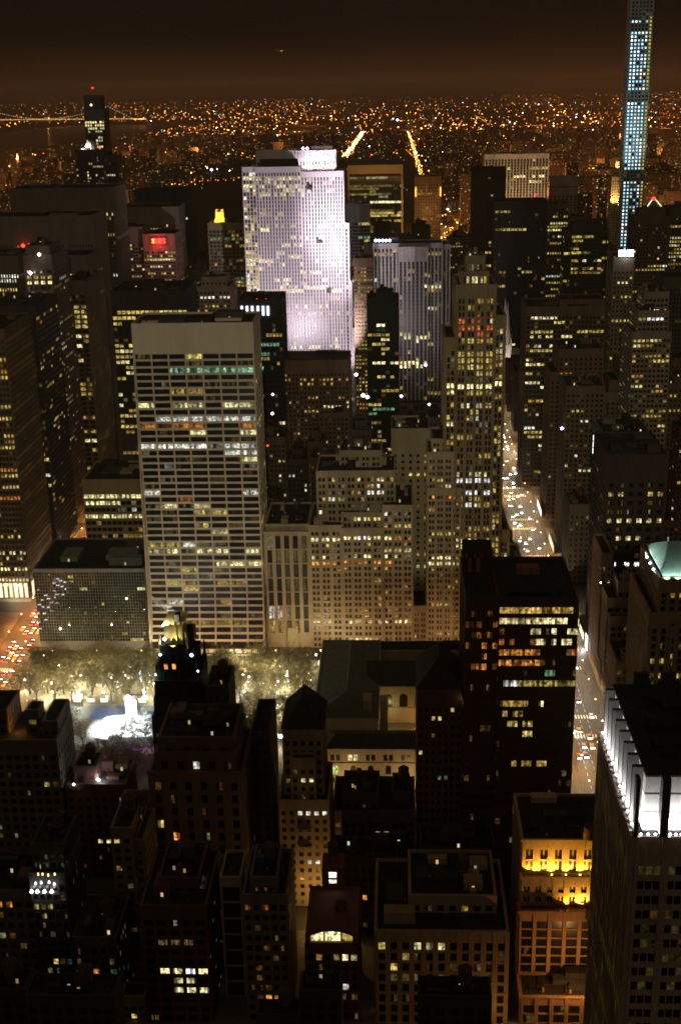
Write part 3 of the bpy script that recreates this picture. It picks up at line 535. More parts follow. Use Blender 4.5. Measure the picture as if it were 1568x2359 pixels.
for (a0, a1), (b0, b1) in zip(px_[:-1], px_[1:]):
    light('AREA', 'crown_uplight', ((a1+b0)/2, CY0+.45, 178.5), 2000, (1,.97,.95), target=((a1+b0)/2, CY0+1.1, 184), size=(b0-a1-.3, .5))
    n_ = 3
    for k in range(n_): x = a1+(k+.5)*(b0-a1)/n_; m.octa(x, CY0-.1, 178.45, .3)
for y0, y1 in zip([CY0+.6]+ys, ys+[CY1-.5]):
    light('AREA', 'crown_uplight', (CX0+.5, (y0+y1)/2, 178.5), 4500, (1,.97,.95), target=(CX0+1.2, (y0+y1)/2, 184), size=(.5, y1-y0-1.3))
    for k in range(2): m.octa(CX0-.1, y0+(k+.5)*(y1-y0)/2, 178.45, .3)
m.build('crown_lamps', emitm('white_glow', (1,.97,1), 14), CROWN, 'stuff')

# --- bronze glass tower by the avenue
HSBC = bld('office_tower', 'dark bronze glass tower with long bright yellow top floors and painted orange reflections below', [('m', 38.5, 68, 445, 492, 0, 131, dict(top=.8)), ('m', 26, 38.2, 447, 492, 0, 131, dict(lit=.01, top=3)), ('m', 26.5, 38, 478, 491, 131, 140, dict(lit=0, parapet=0))], 'skyscraper',
    pane=BRONZE, wall=(.10,.045,.024), fh=4.35, bw=2.0, pw=.07, sh=.42, pd=.1, spd=.5, lit=.045, run=.86, nx=2, mix='office', dim=.10, side='SW', mul=.8, minpx=2.2, bulk=False,
    rows=[(1387,1145,1333,'pale',1,1.05), (1409,1145,1320,'deep',1,1.5), (1432,1145,1303,'hot',1,.75), (1457,1205,1333,'pale',.55,1), (1478,1240,1333,'pale',.8,1), (1480,1075,1235,'org',.6,.5), (1440,1075,1140,'org',.5,.22), (1418,1075,1140,'org',.5,.16), (1460,1075,1200,'org',.5,.35), (1545,1075,1140,'org',.4,.15),  # 'org' rows paint orange reflections into the panes as emission
          (1503,1145,1235,'org',.95,1.0), (1522,1145,1235,'org',.95,1.3), (1512,1075,1120,'org',.7,.9), (1530,1075,1120,'org',.7,.9), (1570,1145,1195,'cool',.9,.8), (1545,1240,1275,'grn',.8,.9), (1610,1145,1165,'warm',.8,.8), (1610,1220,1250,'pale',.9,1), (1632,1145,1240,'deep',.4,1), (1655,1150,1195,'deep',.5,1), (1674,1150,1240,'warm',.5,.8), (1698,1205,1220,'warm',.8,1), (1757,1145,1250,'deep',.6,1), (1500,1320,1325,'red',.5,1)])
DUCT = mat('rusty_duct', (.30,.17,.13), .8, .3, .5)
m = MB(); m.box(28.2, 29.6, 476.8, 478, 131, 138.5); m.box(27.3, 29.6, 476.8, 478, 137, 138.5); m.box(31.6, 33.2, 476.8, 478, 131, 138.5); m.box(30.6, 34.4, 476.8, 478, 137.3, 138.5); m.build('duct', DUCT, HSBC)
m = MB(); m.box(47.5, 56.5, 474, 479, 131, 134); m.build('roof_plant', DUCT, HSBC)
m = MB()
for k in range(7): m.box(40+rnd.random()*22, 42.5+rnd.random()*22, 452, 455+rnd.random()*4, 131, 132+rnd.random())
m.build('vent', ROOF, HSBC)
ALL.append((26, 70, 445, 495))

# --- orange flooded terrace building
ORB = bld('office_building', 'terraced building with brilliant orange floodlit upper floors beside the white crowned tower', [('m', 44, 80, 394, 425, 0, 60.5, dict(base=48.4, fh=5.2, sh=.16, bw=5)), ('m', 43.7, 80, 391, 393.5, 0, 47.6, dict(base=36.8, fh=4.6, lit=.02, parapet=.8))], 'office building',
    wall=(.50,.38,.22), fh=4.2, bw=4.1, pw=.5, sh=.4, k=2, gap=.2, pd=.6, lit=.04, nx=1, mix='gold', top=2.5, dim=.1, side='SW')
FRNT = bld('office_building', 'dark glass fronted building with tall orange stone piers at the bottom right', [('m', 43, 80, 386, 390.5, 0, 36.5), ('m', 43, 80, 373, 385.2, 0, 11, dict(parapet=.5))], 'office building', wall=(.36,.22,.13), fh=3.9, bw=5.5, pw=.25, sh=.18, pd=.8, spd=.3, lit=.05, nx=3, dim=.15, mix='gold', top=3, side='SW', rows=[(2112,1200,1376,'grn',.4,.5)])
for x in (46.5, 50.5, 54.5, 59.5, 64.5, 69):
    light('SPOT', 'terrace_flood', (x, 392.4, 48.6), 3800, (1,.42,.04), target=(x+.3, 394, 53), deg=110, radius=.2)
    light('SPOT', 'terrace_flood', (x+2, 391.9, 48.6), 3800, (1,.46,.05), target=(x+2, 394, 54), deg=120, radius=.2)
light('SPOT', 'terrace_flood', (60, 388.8, 37.4), 3000, (1,.42,.04), target=(60, 391, 42), deg=130, radius=.2)
light('SPOT', 'terrace_flood', (65, 388.8, 37.4), 8500, (1,.46,.05), target=(65, 391, 42), deg=130, radius=.2)
for x in (54.5, 59.5, 64.5, 69):
    t = thing('floodlight', 'orange sodium floodlight on the terrace of the orange lit building', 'floodlight', (x, 391.2, 45), 'floodlights on the orange terrace')
    m = MB(); m.bar((x,391.8,47.6), (x,391.8,48.3), .08, .08); m.build('lamp_post', STEEL, t)
    m = MB(); m.octa(x, 391.8, 48.4, .35); m.build('lamp_lens', emitm('sodium_glow', (1,.62,.15), 12), t)
light('POINT', 'street_glow', (30, 362, 8), 1500, (1,.45,.12), radius=.5); light('POINT', 'street_glow', (62, 366, 21), 11000, (1,.45,.12), radius=.5)

# --- foreground blocks
bld('office_building', 'wide stone building with a dentil cornice over tall lit windows at the bottom', [('m', -8, 37.5, 372, 415, 0, 38, dict(top=3)), ('m', 4, 34, 384, 412, 38, 44, dict(lit=.12, wall=BRN))], 'office building', wall=(.36,.27,.16), fh=4.6, bw=4.1, pw=.45, sh=.28, pd=.6, lit=.15, nx=2, mix='warm' if False else 'office', mul=.8, dim=.35, side='SW', tank=True,
    rows=[(2181,870,900,'warm',.9,.8), (2182,960,1040,'pale',.95,1.1), (2165,960,1040,'warm',.4,.7), (2205,900,940,'warm',.5,.8), (2220,880,920,'warm',.5,1), (2245,880,940,'warm',.5,1)])
ARCH = bld('office_building', 'red brick loft with a wide arched row of bright windows at the bottom', [('m', -32.5, -14.2, 373, 400, 0, 32, dict(top=3)), ], 'office building', wall=(.20,.085,.06), fh=4.4, bw=3, pw=.35, sh=.35, pd=.4, lit=.08, nx=2, mix='office', dim=.25, side='SE',
    rows=[(2204,790,815,'hot',1,.9), (2204,720,785,'deep',.7,.6), (2272,795,830,'cool',.5,.6)])
# its arched top window: gable wall with a segmental arch
m = MB(); AX0, AX1, AZ = -31, -16, 33.2
def arc(x): return AZ+2.6+2.0*(1-((x-(AX0+AX1)/2)/((AX1-AX0)/2))**2)
N_ = 16
for k in range(N_):
    xa, xb = AX0+(AX1-AX0)*k/N_, AX0+(AX1-AX0)*(k+1)/N_
    m.quad((xa,372.6,arc(xa)),(xb,372.6,arc(xb)),(xb,372.6,arc(xb)+1.6+.0*k),(xa,372.6,arc(xa)+1.6)); m.quad((xa,372.6,arc(xa)+1.6),(xb,372.6,arc(xb)+1.6),(xb,374.5,arc(xb)+1.6),(xa,374.5,arc(xa)+1.6))
m.box(AX0-1.5, AX0, 372.6, 375, 31.9, 37.5); m.box(AX1, AX1+1.8, 372.6, 375, 31.9, 37.5); m.box(AX0-1.5, AX1+1.8, 375, 400, 31.9, 37.2)
m.build('arched_gable', mat('wall_100_42_30_8', (.20,.085,.06), .8, .25), ARCH)
for a, b, cn, ml in ((AX0+.3, AX0+4.6, 'pale', 1.5), (AX0+5.2, AX0+10.6, 'pale', 1.7), (AX0+11.2, AX1-.2, 'warm', .8)):
    m = MB()
    for k in range(5):
        xa, xb = a+(b-a)*(k+.06)/5, a+(b-a)*(k+.94)/5; m.quad((xa,374.4,AZ-.6),(xb,374.4,AZ-.6),(xb,374.4,arc(xb)-.1),(xa,374.4,arc(xa)-.1), litc(cn, ml))
    m.build('arched_window', PANE, ARCH)
m = MB(); m.box(-28, -20, 398, 408, 32, 46); m.build('stair_tower', mat('wall_100_42_30_8', (.20,.085,.06)), ARCH)
for z0, z1, ml in ((42.2,44.6,2.4), (39.8,41.4,1.1)):
    m = MB()
    for i in range(3):
        for j in range(2): m.quad((-25.4+i*.95,397.96,z0+j*(z1-z0)/2),(-24.55+i*.95,397.96,z0+j*(z1-z0)/2),(-24.55+i*.95,397.96,z0+(j+.9)*(z1-z0)/2),(-25.4+i*.95,397.96,z0+(j+.9)*(z1-z0)/2), litc('cool', ml))
    m.build('stair_window', PANE, ARCH)
water_tank(ARCH, -24, 403, 45.9, 1.9)
bld('office_building', 'slim dark loft with a pale edge strip and two orange windows near its foot', [('m', -53.5, -38.5, 372, 400, 0, 52, dict(top=2)), ('m', -51, -42, 375, 395, 52, 57, dict(lit=0, wall=LIME))], 'office building', wall=(.16,.14,.10), fh=4, bw=3.2, pw=.35, sh=.45, pd=.4, lit=.05, nx=2, mix='home', dim=.25, side='SE', rows=[(2301,610,660,'org',.95,1.4), (2070+24,570,650,'org',.4,.5)])
bld('office_building', 'dark red brick loft with three bright white window rows near its foot', [('m', -89, -66.5, 371, 405, 0, 48, dict(top=4)), ('m', -84, -70, 380, 402, 48, 53, dict(lit=.1))], 'office building', wall=(.13,.06,.05), fh=4.1, bw=4.6, pw=.3, sh=.4, pd=.4, lit=.0, nx=5, mix='cool', dim=.1, side='SE', tank=True,
    rows=[(2180,365,445,'deep',.9,.4), (2244,360,478,'hot',.85,1.3), (2244,420,445,'white',1,.9), (2267,365,450,'pale',.7,.6), (2290,395,478,'pale',.9,1.2), (2358,380,478,'cool',.6,.5)])
bld('office_building', 'slim dark building with a pale blank top and a cluster of white lamps under it', [('m', -127, -115, 372, 396, 0, 60, dict(top=3)), ('m', -126.5, -115.5, 376, 394, 60, 69, dict(lit=0, wall=(.28,.22,.15)))], 'office building', wall=(.07,.07,.06), fh=3.8, bw=2.6, pw=.3, sh=.4, lit=.16, nx=2, mix='green', dim=.3, side='SE', rows=[(2094,80,120,'warm',.5,1), (2108,90,140,'warm',.4,.8)])
for i, (px, py) in enumerate([(73,2053),(86,2053),(102,2053),(119,2053),(82,2035),(95,2033),(113,2032),(125,2036),(88,2014),(98,2014),(111,2016),(126,2014)]):
    x, z = at(px, py, 370.5)
    t = thing('wall_lamp', ['bright white wall lamp in the bottom row on the slim dark building', 'small white wall lamp in the middle row on the slim dark building', 'tiny yellow lamp under the pale blank top of the slim building'][i//4], 'lamp', (x,370.5,z), ['bottom wall lamps', 'middle wall lamps', 'top wall lamps'][i//4])
    m = MB(); m.bar((x,372,z+.5), (x,370.5,z+.5), .06, .06); m.build('bracket', STEEL, t)
    m = MB(); m.cone(x, 370.5, z-.4, z+.45, (.62,.42,.3)[i//4], .22, 8); m.build('shade', emitm(('white_glow','white_dim','amber_glow')[i//4], ((1,.97,1),(1,.95,.95),(1,.7,.3))[i//4], (9,4,3)[i//4]), t)
bld('office_building', 'low dark block with one orange window beside the slim building with lamps', [('m', -115, -99.5, 373, 398, 0, 33)], 'office building', wall=(.12,.10,.08), fh=4.2, bw=3.2, pw=.3, sh=.4, lit=.02, nx=3, mix='green', dim=.4, side='SE', rows=[(2228,200,228,'org',.9,1.5)])
bld('office_building', 'dim block at the lower left edge with two orange window pairs', [('m', -160, -128, 376, 400, 0, 50)], 'office building', wall=(.12,.09,.07), fh=4.2, bw=3.4, pw=.4, sh=.45, lit=.04, nx=3, mix='home', dim=.2, side='SE', rows=[(2094,0,22,'org',1,1.8), (2143,0,22,'pale',.8,.8)])
bld('office_building', 'big dark classical block with three stepped cornices in front of the black stepped tower', [('m', -94.5, -65, 447, 476, 62, 72, dict(top=2)), ('m', -95.5, -64, 444, 476, 0, 67, dict(top=2)), ('m', -98, -61.5, 441, 476, 0, 60)], 'office building', wall=(.15,.10,.065), fh=5.6, bw=6.6, pw=.6, sh=.36, pd=.7, lit=.05, nx=2, mix='home', dim=.12, side='SE', tank=True, rows=[(1887,380,500,'warm',.35,.9), (1920,395,420,'org',1,1.7), (1707,345,410,'org',.3,1), (1772,430,455,'cool',.9,.8)])
bld('apartment_building', 'narrow dark block with a few orange windows right of the big classical block', [('m', -60.5, -53.5, 470, 500, 0, 62), ('m', -80, -71, 480, 500, 0, 78, dict(lit=0))], 'building', wall=(.07,.055,.045), fh=3.8, bw=3, pw=.5, sh=.5, lit=.05, nx=1, mix='home', dim=.05, side='SE')
PT = bld('apartment_tower', 'slender stone tower with a dark pointed roof and bowed cornices, lower centre', [('m', -47, -27.5, 440, 470, 0, 48), ('m', -45.2, -29.6, 446, 470, 48, 76), ('m', -42, -32.5, 441, 446, 48, 66, dict(lit=0, wall=(.24,.18,.11)))], 'building', wall=(.30,.23,.14), fh=3.9, bw=3.1, pw=.5, sh=.5, pd=.3, lit=.08, nx=1, mix='office', dim=.25, side='SE', top=3, bulk=False, rows=[(1995,700,730,'cool',.6,.7), (2020,655,700,'org',.5,1.4), (1800,690,730,'pale',.6,1.4), (1684,650,690,'pale',.6,1), (1735,650,690,'pale',.5,1)])
m = MB(); m.hip(-46, -28.8, 445.4, 470.5, 77.3, 11, 7, 'y'); m.bar((-37.4,455,87), (-37.4,455,94), .5, .05); m.bar((-44,449,77), (-44,449,84), .6, .2); m.bar((-31,449,77), (-31,449,84), .6, .2); m.build('pointed_roof', mat('slate', (.035,.035,.033), .8), PT)
for zz in (36, 28): 
    m = MB(); m.cone(-37.3, 441.6, zz, zz+.7, 3.2, 3.6, 20); m.build('bowed_cornice', mat('dark_cornice', (.2,.15,.1), .8), PT)
light('POINT', 'street_glow', (-30, 428, 9), 7500, (1,.55,.16), radius=.5)
HIP = bld('apartment_tower', 'brown brick tower with a steep dark hipped roof left of the bronze glass tower', [('m', 8, 26, 465, 495, 0, 84, dict(top=6))], 'building', wall=(.15,.075,.05), fh=4, bw=2.6, pw=.5, sh=.5, lit=.03, nx=1, mix='office', dim=.08, side='SW', bulk=False, rows=[(1604,970,1025,'hot',.85,1), (1632,1030,1050,'warm',.9,1), (1798,1010,1030,'grn',.8,.5)])
m = MB(); m.hip(7.4, 26.6, 464.4, 495.5, 85.3, 11, 9, 'y'); m.build('hipped_roof', mat('dark_tiles', (.05,.03,.025), .8), HIP)
bld('office_building', 'dark block with an orange glowing roof recess at the left below the park', [('m', -175, -138.5, 455, 480, 0, 66, dict(top=5)), ('m', -172, -160, 462, 480, 66, 76, dict(lit=0)), ('m', -152, -147, 462, 470, 66, 76, dict(lit=0)), ('m', -145, -139, 460, 480, 66, 72, dict(lit=0))], 'office building', wall=(.16,.13,.10), fh=4, bw=3.6, pw=.4, sh=.45, lit=.07, nx=2, mix='office', dim=.1, side='SE', bulk=False)
light('POINT', 'roof_glow', (-156, 463, 69), 700, (1,.45,.1), radius=.3)
bld('office_building', 'low dark brick house with a glaring white roof light before the ice rink', [('m', -137, -112.5, 458, 478, 0, 44, dict(top=4)), ('m', -134, -125, 462, 474, 44, 50, dict(lit=0))], 'office building', wall=(.14,.07,.05), fh=4, bw=3.6, pw=.45, sh=.5, lit=.07, nx=2, mix='home', dim=.1, side='SE')
light('POINT', 'roof_glow', (-123.5, 461, 46), 1500, (.9,.95,1), radius=.3)
for (x, y, z, r) in ((-124, 460, 46, .9), (-133.5, 457, 45.5, .6)):
    t = thing('roof_lamp', 'glaring white roof lamp on the %s side of the low brick house' % ('right' if r > .8 else 'left'), 'lamp', (x,y,z-1.5))
    m = MB(); m.bar((x,y,z-2), (x,y,z), .08, .08); m.build('lamp_post', STEEL, t); m = MB(); m.octa(x,y,z,r); m.build('lamp_head', emitm('white_glow', (1,.97,1), 9), t)
bld('office_building', 'dark narrow block with big rooftop water tanks at the lower left', [('m', -106, -98.5, 405, 432, 0, 57), ('m', -98.3, -95, 408, 430, 0, 50)], 'office building', wall=(.22,.18,.12), fh=3.9, bw=3, pw=.45, sh=.5, lit=.04, nx=1, mix='green', dim=.1, side='SE', tank=True)
for x, y, z, r in ((-101.5, 418, 56, 3.0),): water_tank(bpy.data.objects['office_building.%03d' % 0] if False else thing('rooftop_tank', 'big round dark water tank above the narrow block before the park', 'water tank', (x,y,z)), x, y, z, r)
bld('office_building', 'pale brick side wall block with stacked blank panels at the bottom left centre', [('m', -63, -56, 385, 402, 0, 50, dict(lit=0))], 'office building', wall=(.30,.26,.18), fh=7, bw=7, pw=.12, sh=.12, lit=.0, nx=1, dim=0, side='SE')
bld('office_building', 'small lit base building at the bottom left with pale shopfront', [('m', -99, -90.5, 372, 380, 0, 9)], 'shop', wall=(.4,.36,.28), fh=4, bw=3, pw=.3, sh=.4, lit=.2, nx=2, dim=.3, side='SE')

# --- the black stepped tower with a gold crown
BLK = (.022,.020,.019)
RAD = bld('skyscraper', 'black brick stepped tower with a gold lit crown in front of the park', [('m', -103.5, -80.5, 480, 508, 0, 64, dict(lit=.02)), ('m', -101.6, -84, 481, 507, 64, 80), ('m', -101.2, -99.2, 484, 500, 80, 86, dict(lit=0)), ('m', -99, -88.8, 484, 506, 80, 95, dict(lit=0)), ('m', -88.7, -86, 488, 504, 80, 88, dict(lit=0))], 'skyscraper', wall=BLK, fh=3.9, bw=3.1, pw=.55, sh=.4, pd=.5, lit=.0, nx=1, mix='home', dim=.05, side='SE', bulk=False, minpx=2,
    rows=[(1540,380,402,'org',1,2), (1566,378,386,'org',1,1), (1566,388,402,'warm',1,1.5), (1572,402,412,'warm',.7,1.3), (1627,380,390,'org',.3,1)])
GOLD = mat('gold_terracotta', (.62,.48,.16), .4, .2, .6, metal=.3)
m = MB(); m.box(-97.2, -90.2, 486, 500, 95.2, 103.5)
for x in (-97.4, -95.1, -92.8, -90.5): m.box(x, x+.7, 485.4, 486, 95.2, 105); m.cone(x+.35, 485.7, 105, 107, .5, 0, 6)
m.box(-98, -89.6, 485.2, 501, 103.5, 104.3)
m.build('gold_crown', GOLD, RAD)
m = MB(); m.box(-93.4, -91.4, 489, 493, 104.2, 107.5); m.build('chimney', SLATE, RAD)
for (x, y, z0, z1) in ((-99.2,484.5,94,101), (-88.2,485,94,103), (-87.2,500,92,100), (-86,489,86,94), (-84.6,486,79,88), (-101,485,79,86), (-102.6,482,63,74), (-84,504,79,90)):
    m = MB(); m.cone(x, y, z0, z1-1.6, .75, .55, 6); m.cone(x, y, z1-1.6, z1, .6, 0, 6); m.build('pinnacle', GOLD if z0 > 90 else SLATE, RAD)
light('SPOT', 'crown_flood', (-93.8, 482.6, 95.4), 2600, (1,.95,.6), target=(-93.8, 486, 100), deg=120, radius=.2)
light('SPOT', 'crown_flood', (-88.6, 489, 95.4), 1500, (1,.85,.5), target=(-90.2, 491, 100), deg=130, radius=.2)
light('POINT', 'crown_flood', (-99.6, 482, 97), 250, (.9,.92,1), radius=.2)
for px, py, r in ((379,1472,.95), (441,1509,.9), (369,1508,.7), (456,1546,.5), (362,1589,.5)):
    x, z = at(px, py, 483)
    t = thing('floodlight', {379:'largest glaring floodlight left of the gold crown', 441:'glaring blue white floodlight right below the gold crown', 369:'second blue white floodlight on the left ledge of the black tower', 456:'small white floodlight on the right ledge of the black tower', 362:'lowest greenish floodlight on the left ledge of the black tower'}[px], 'floodlight', (x,483,z-1))
    m = MB(); m.box(x-.3, x+.3, 483.2, 484, z-1.2, z-.4, True); m.build('lamp_base', STEEL, t); m = MB(); m.octa(x, 483, z, r); m.build('lamp_lens', emitm('blue_white_glow', (.55,.65,1), 9) if px != 362 else emitm('green_white_glow', (.7,1,.75), 4), t)
light('POINT', 'ledge_flood', (-101.3, 482, 82), 160, (.4,1,.4), radius=.2)
# steam from the chimney
sm = bpy.data.materials.new('steam'); sm.use_nodes = True; n_ = sm.node_tree; n_.nodes.remove(n_.nodes['Principled BSDF'])
pv = n_.nodes.new('ShaderNodeVolumePrincipled'); pv.inputs['Color'].default_value = (.9,.9,.9,1)
tcn = n_.nodes.new('ShaderNodeNewGeometry'); nz = n_.nodes.new('ShaderNodeTexNoise'); nz.inputs['Scale'].default_value = .7; nz.inputs['Detail'].default_value = 4
mrr = n_.nodes.new('ShaderNodeMapRange'); mrr.inputs['From Min'].default_value = .44; mrr.inputs['From Max'].default_value = .64; mrr.inputs['To Min'].default_value = 0; mrr.inputs['To Max'].default_value = .6
n_.links.new(tcn.outputs['Position'], nz.inputs['Vector']); n_.links.new(nz.outputs[0], mrr.inputs[0]); n_.links.new(mrr.outputs[0], pv.inputs['Density'])
n_.links.new(pv.outputs[0], n_.nodes['Material Output'].inputs['Volume'])
m = MB(); rings = []
for k in range(9):
    t_ = k/8; c_ = Vector((-92.4-10.5*t_, 491+1*t_, 107+6.5*t_**.8)); r_ = .7+1.7*math.sin(min(1,t_*1.4)*math.pi/2)*(1-.55*t_)
    rings.append([tuple(c_+Vector((0, r_*math.cos(a), r_*math.sin(a)*(.9))) ) for a in [2*math.pi*j/10 for j in range(10)]])
for A, B in zip(rings[:-1], rings[1:]):
    for j in range(10): m.quad(A[j], A[(j+1)%10], B[(j+1)%10], B[j])
m.poly(rings[0][::-1]); m.poly(rings[-1])
so = m.build('steam', sm)
import bmesh
bm = bmesh.new(); bm.from_mesh(so.data); bmesh.ops.remove_doubles(bm, verts=bm.verts, dist=.001); bmesh.ops.recalc_face_normals(bm, faces=bm.faces); bm.to_mesh(so.data); bm.free()
tag(so, 'small pale steam plume drifting left from the gold crown chimney', 'steam', kind='stuff')
light('POINT', 'steam_fill', (-98, 486.5, 105), 12000, (1,.95,.8), radius=.2)  # added lamp without a fixture, brightens the steam

bld('office_building', 'dark ornate block with a jagged roofline hiding the foot of the library', [('m', -26, 6.5, 447, 474, 0, 38), ('m', -22, -8, 452, 470, 38, 43, dict(lit=0)), ('m', -2, 4.5, 455, 470, 38, 42, dict(lit=0))], 'office building', wall=(.09,.065,.05), fh=4, bw=3.4, pw=.4, sh=.45, lit=.06, nx=2, mix='home', dim=.1, side='SE', parapet=2.2, tank=True)
bld('office_building', 'low dark block with small dormers and a blank orange lit bulkhead at lower centre', [('m', -25, 6, 425, 440, 0, 32), ('m', -12, -6, 421, 425, 0, 34, dict(lit=0, wall=(.28,.17,.10))), ('m', 8.5, 37, 425, 442, 0, 36)], 'office building', wall=(.08,.055,.045), fh=4, bw=3.4, pw=.4, sh=.45, lit=.1, nx=1, mix='warm' if False else 'home', dim=.1, side='S')
for args in (((965,1130,2302,318,9), 'black block with one lit arched window in front of the corniced stone building', [(2326,1024,1042,'hot',1,.8)]), ((692,783,2288,322,9), 'black block with one orange window in front of the red brick loft', [(2310,745,757,'org',1,.6)]), ((592,690,2345,318,7), 'black roof at the bottom edge left of the red brick loft', []), ((60,262,2300,318,10), 'broad black roofed block at the bottom left edge', []), ((-60,58,2285,322,10), 'black block at the bottom left corner', [])):
    bld('office_building', args[1], [args[0]], 'office building', wall=(.05,.04,.032), fh=4.4, bw=4, pw=.4, sh=.4, lit=.01, nx=2, dim=.02, side='S', rows=args[2], tank=(args[0][0] == 60))
# --- the library beside the park
GRN = mat('green_roof', (.15,.17,.135), .75, .25, .3); MARB = (.45,.38,.27)
LIB = thing('library', 'low marble library with long green hipped roofs beside the park', 'library', (0,590,0))
WL = mat('wall_marble', MARB, .75, .2); 
m = MB()
m.box(-41, -10, 562, 654, 0, 21); m.box(-10, 70, 597, 628, 0, 21); m.box(-33, 74, 531, 548, 0, 20); m.box(-10, 72, 641, 655, 0, 20.5); m.box(60, 76, 548, 641, 0, 21)
for a in ((-41.6,-9.4,561.4,654.6),(-9.4,59,596.4,628.6),(-33.6,74.6,530.4,548.6),(-9.4,72.6,640.4,655.6)):
    m.box(a[0],a[1],a[2],a[2]+.7,20.2,21.6,True)
m.box(-33.4, 74.4, 530.5, 531, 13.6, 14.2, True); m.box(-10, 60, 596.4, 597, 8.8, 9.4, True)
m.build('wall', WL, LIB)
m = MB(); m.hip(-41.8, -9.2, 561.2, 654.8, 21.6, 7.2, 16, 'y'); m.build('reading_room_roof', GRN, LIB)
m = MB(); m.hip(-20, 75, 596.2, 628.8, 21.6, 7, 8, 'x'); m.build('cross_roof', mat('green_roof_dark', (.07,.08,.065), .8), LIB)
m = MB(); m.hip(-33.8, 75, 530.2, 548.8, 21.7, 3.2, 4, 'x'); m.build('south_roof', mat('green_roof_dark', (.07,.08,.065), .8), LIB)
m = MB(); m.quad((-9.4,640.4,20.6),(72.6,640.4,20.6),(72.6,655.6,20.6),(-9.4,655.6,20.6)); m.box(25, 45, 644, 650, 20.6, 23.5); m.quad((60,548,21.1),(76,548,21.1),(76,641,21.1),(60,641,21.1)); m.build('flat_roof', ROOF, LIB)
m = MB(); m.box(-17, -13, 566, 574, 22, 29); m.box(-9, -5, 575, 582, 0, 24); m.build('chimney', WL, LIB)
m = MB(); m.bar((-25.5,577.5,28.9), (-25.5,638.5,28.9), .4, .4); m.bar((-41.5,561.5,21.8), (-41.5,654.5,21.8), .5, .5); m.bar((-9.5,561.5,21.8), (-9.5,654.5,21.8), .4, .4); m.build('roof_ridge', mat('pale_copper', (.3,.34,.27), .7), LIB)
def arched(x, w, z0, z1, y, litv, parent, name='arched_window'):
    m = MB(); pts = [(x-w/2,y,z0),(x+w/2,y,z0),(x+w/2,y,z1-w/2)]+[(x+w/2*math.cos(a), y, z1-w/2+w/2*math.sin(a)) for a in [math.pi*k/8 for k in range(1,8)]]+[(x-w/2,y,z1-w/2)]
    m.poly(pts, litv or (0,0,0)); m.build(name, PANE, parent)
for x in (-5, 3, 11, 19, 27): arched(x, 4.2, 9.6, 17, 596.98, None, LIB)
for k in range(12):
    x = -29.5+k*8.3
    for q in (-1.3, 1.3): 
        for z0, z1 in ((15.2,18.3), (3.4,6)):
            m = MB(); l = litc('pale', .8) if (k in (1,) and z0 > 10) else None
            m.quad((x+q-.9,530.97,z0),(x+q+.9,530.97,z0),(x+q+.9,530.97,z1),(x+q-.9,530.97,z1), l or (0,0,0)); m.build('window', PANE, LIB)
    arched(x, 2.6, 8, 12.6, 530.96, (.5,.65,.2) if k == 0 else None, LIB)
light('POINT', 'street_glow', (-25, 520, 7), 3500, (1,.62,.25), radius=.4); light('POINT', 'street_glow', (5, 520, 7), 3500, (1,.62,.25), radius=.4)
light('POINT', 'court_lamp', (-4, 590, 9), 900, (1,.8,.3), radius=.3); light('POINT', 'court_lamp', (9, 588, 4), 1500, (1,.45,.1), radius=.3)
ALL += [(-42, 77, 530, 656)]
# ================================================================== LANDMARK DETAILS AND THEIR LAMPS
def globe(name, label, cat, x, y, z, r, em, group=None, pole=None):
    t = thing(name, label, cat, (x, y, 0 if pole is None else pole), group)
    m = MB(); m.bar((x,y,0 if pole is None else pole), (x,y,z-r*.6), .12, .09, 5); m.build('lamp_post', STEEL, t)
    m = MB(); m.octa(x, y, z, r); m.build('lamp_globe', em, t); return t
WG = emitm('white_glow', (1,.97,1), 14); BW = emitm('blue_white_glow', (.55,.65,1), 9); RED = emitm('red_glow', (1,.03,.02), 5); AMB = emitm('amber_glow', (1,.7,.3), 3); ORG = emitm('orange_glow', (1,.40,.08), 3.5)
# the flooded slab: banks of floodlights on the low roofs before it
LIL = (1,.84,.95)
light('SPOT', 'slab_flood', (-58, 1140, 62), 4.6e6, LIL, target=(-55, 1252, 196), deg=30, blend=1, radius=.4)
light('SPOT', 'slab_flood', (-50, 1130, 58), 1.8e6, LIL, target=(-48, 1252, 168), deg=40, blend=1, radius=.4)
light('SPOT', 'slab_flood', (-100, 1100, 62), 1.3e6, LIL, target=(-104, 1250, 165), deg=84, blend=.9, radius=.4)
for x in (-84, -72, -61): light('SPOT', 'slab_flood', (x, 1254, 246), 15000, LIL, target=(x, 1264, 254), deg=140, blend=.5, radius=.2)
light('SPOT', 'slab_flood', (-78, 1160, 25), 0.9e5, LIL, target=(-74, 1250, 80), deg=95, blend=1, radius=.4)
light('SPOT', 'slab_flood', (-31, 1235, 30), 2.4e5, LIL, target=(-45, 1262, 120), deg=80, blend=1, radius=.3)
light('SPOT', 'slab_flood', (-8, 1190, 60), 1.5e5, (1,.86,.90), target=(14, 1330, 110), deg=85, blend=1, radius=.3)
light('SPOT', 'slab_flood', (180, 1890, 90), 4.5e5, (1,.66,.36), target=(180, 1970, 190), deg=90, blend=.8, radius=.4)  # hidden spot added to brighten the white ribbed slab
for y, z, (px, py) in ((1249, 175, (712,432)), (1249, 128, (735,556)), (1249, 90, (757,670))):
    x, z = at(px, py, y); m = MB(); m.box(x-2.4, x+2.6, y-.2, y+.9, z-1.6, z+.6, True); m.box(x-2.4, x-.4, y-.1, y+.9, z+.6, z+2.6, True); m.build('setback_ledge', SLATE, ROCK)
m = MB()
m.box(-129, -93, 1255, 1261, 245, 253); m.build('roof_plant', SLATE, ROCK); m = MB()
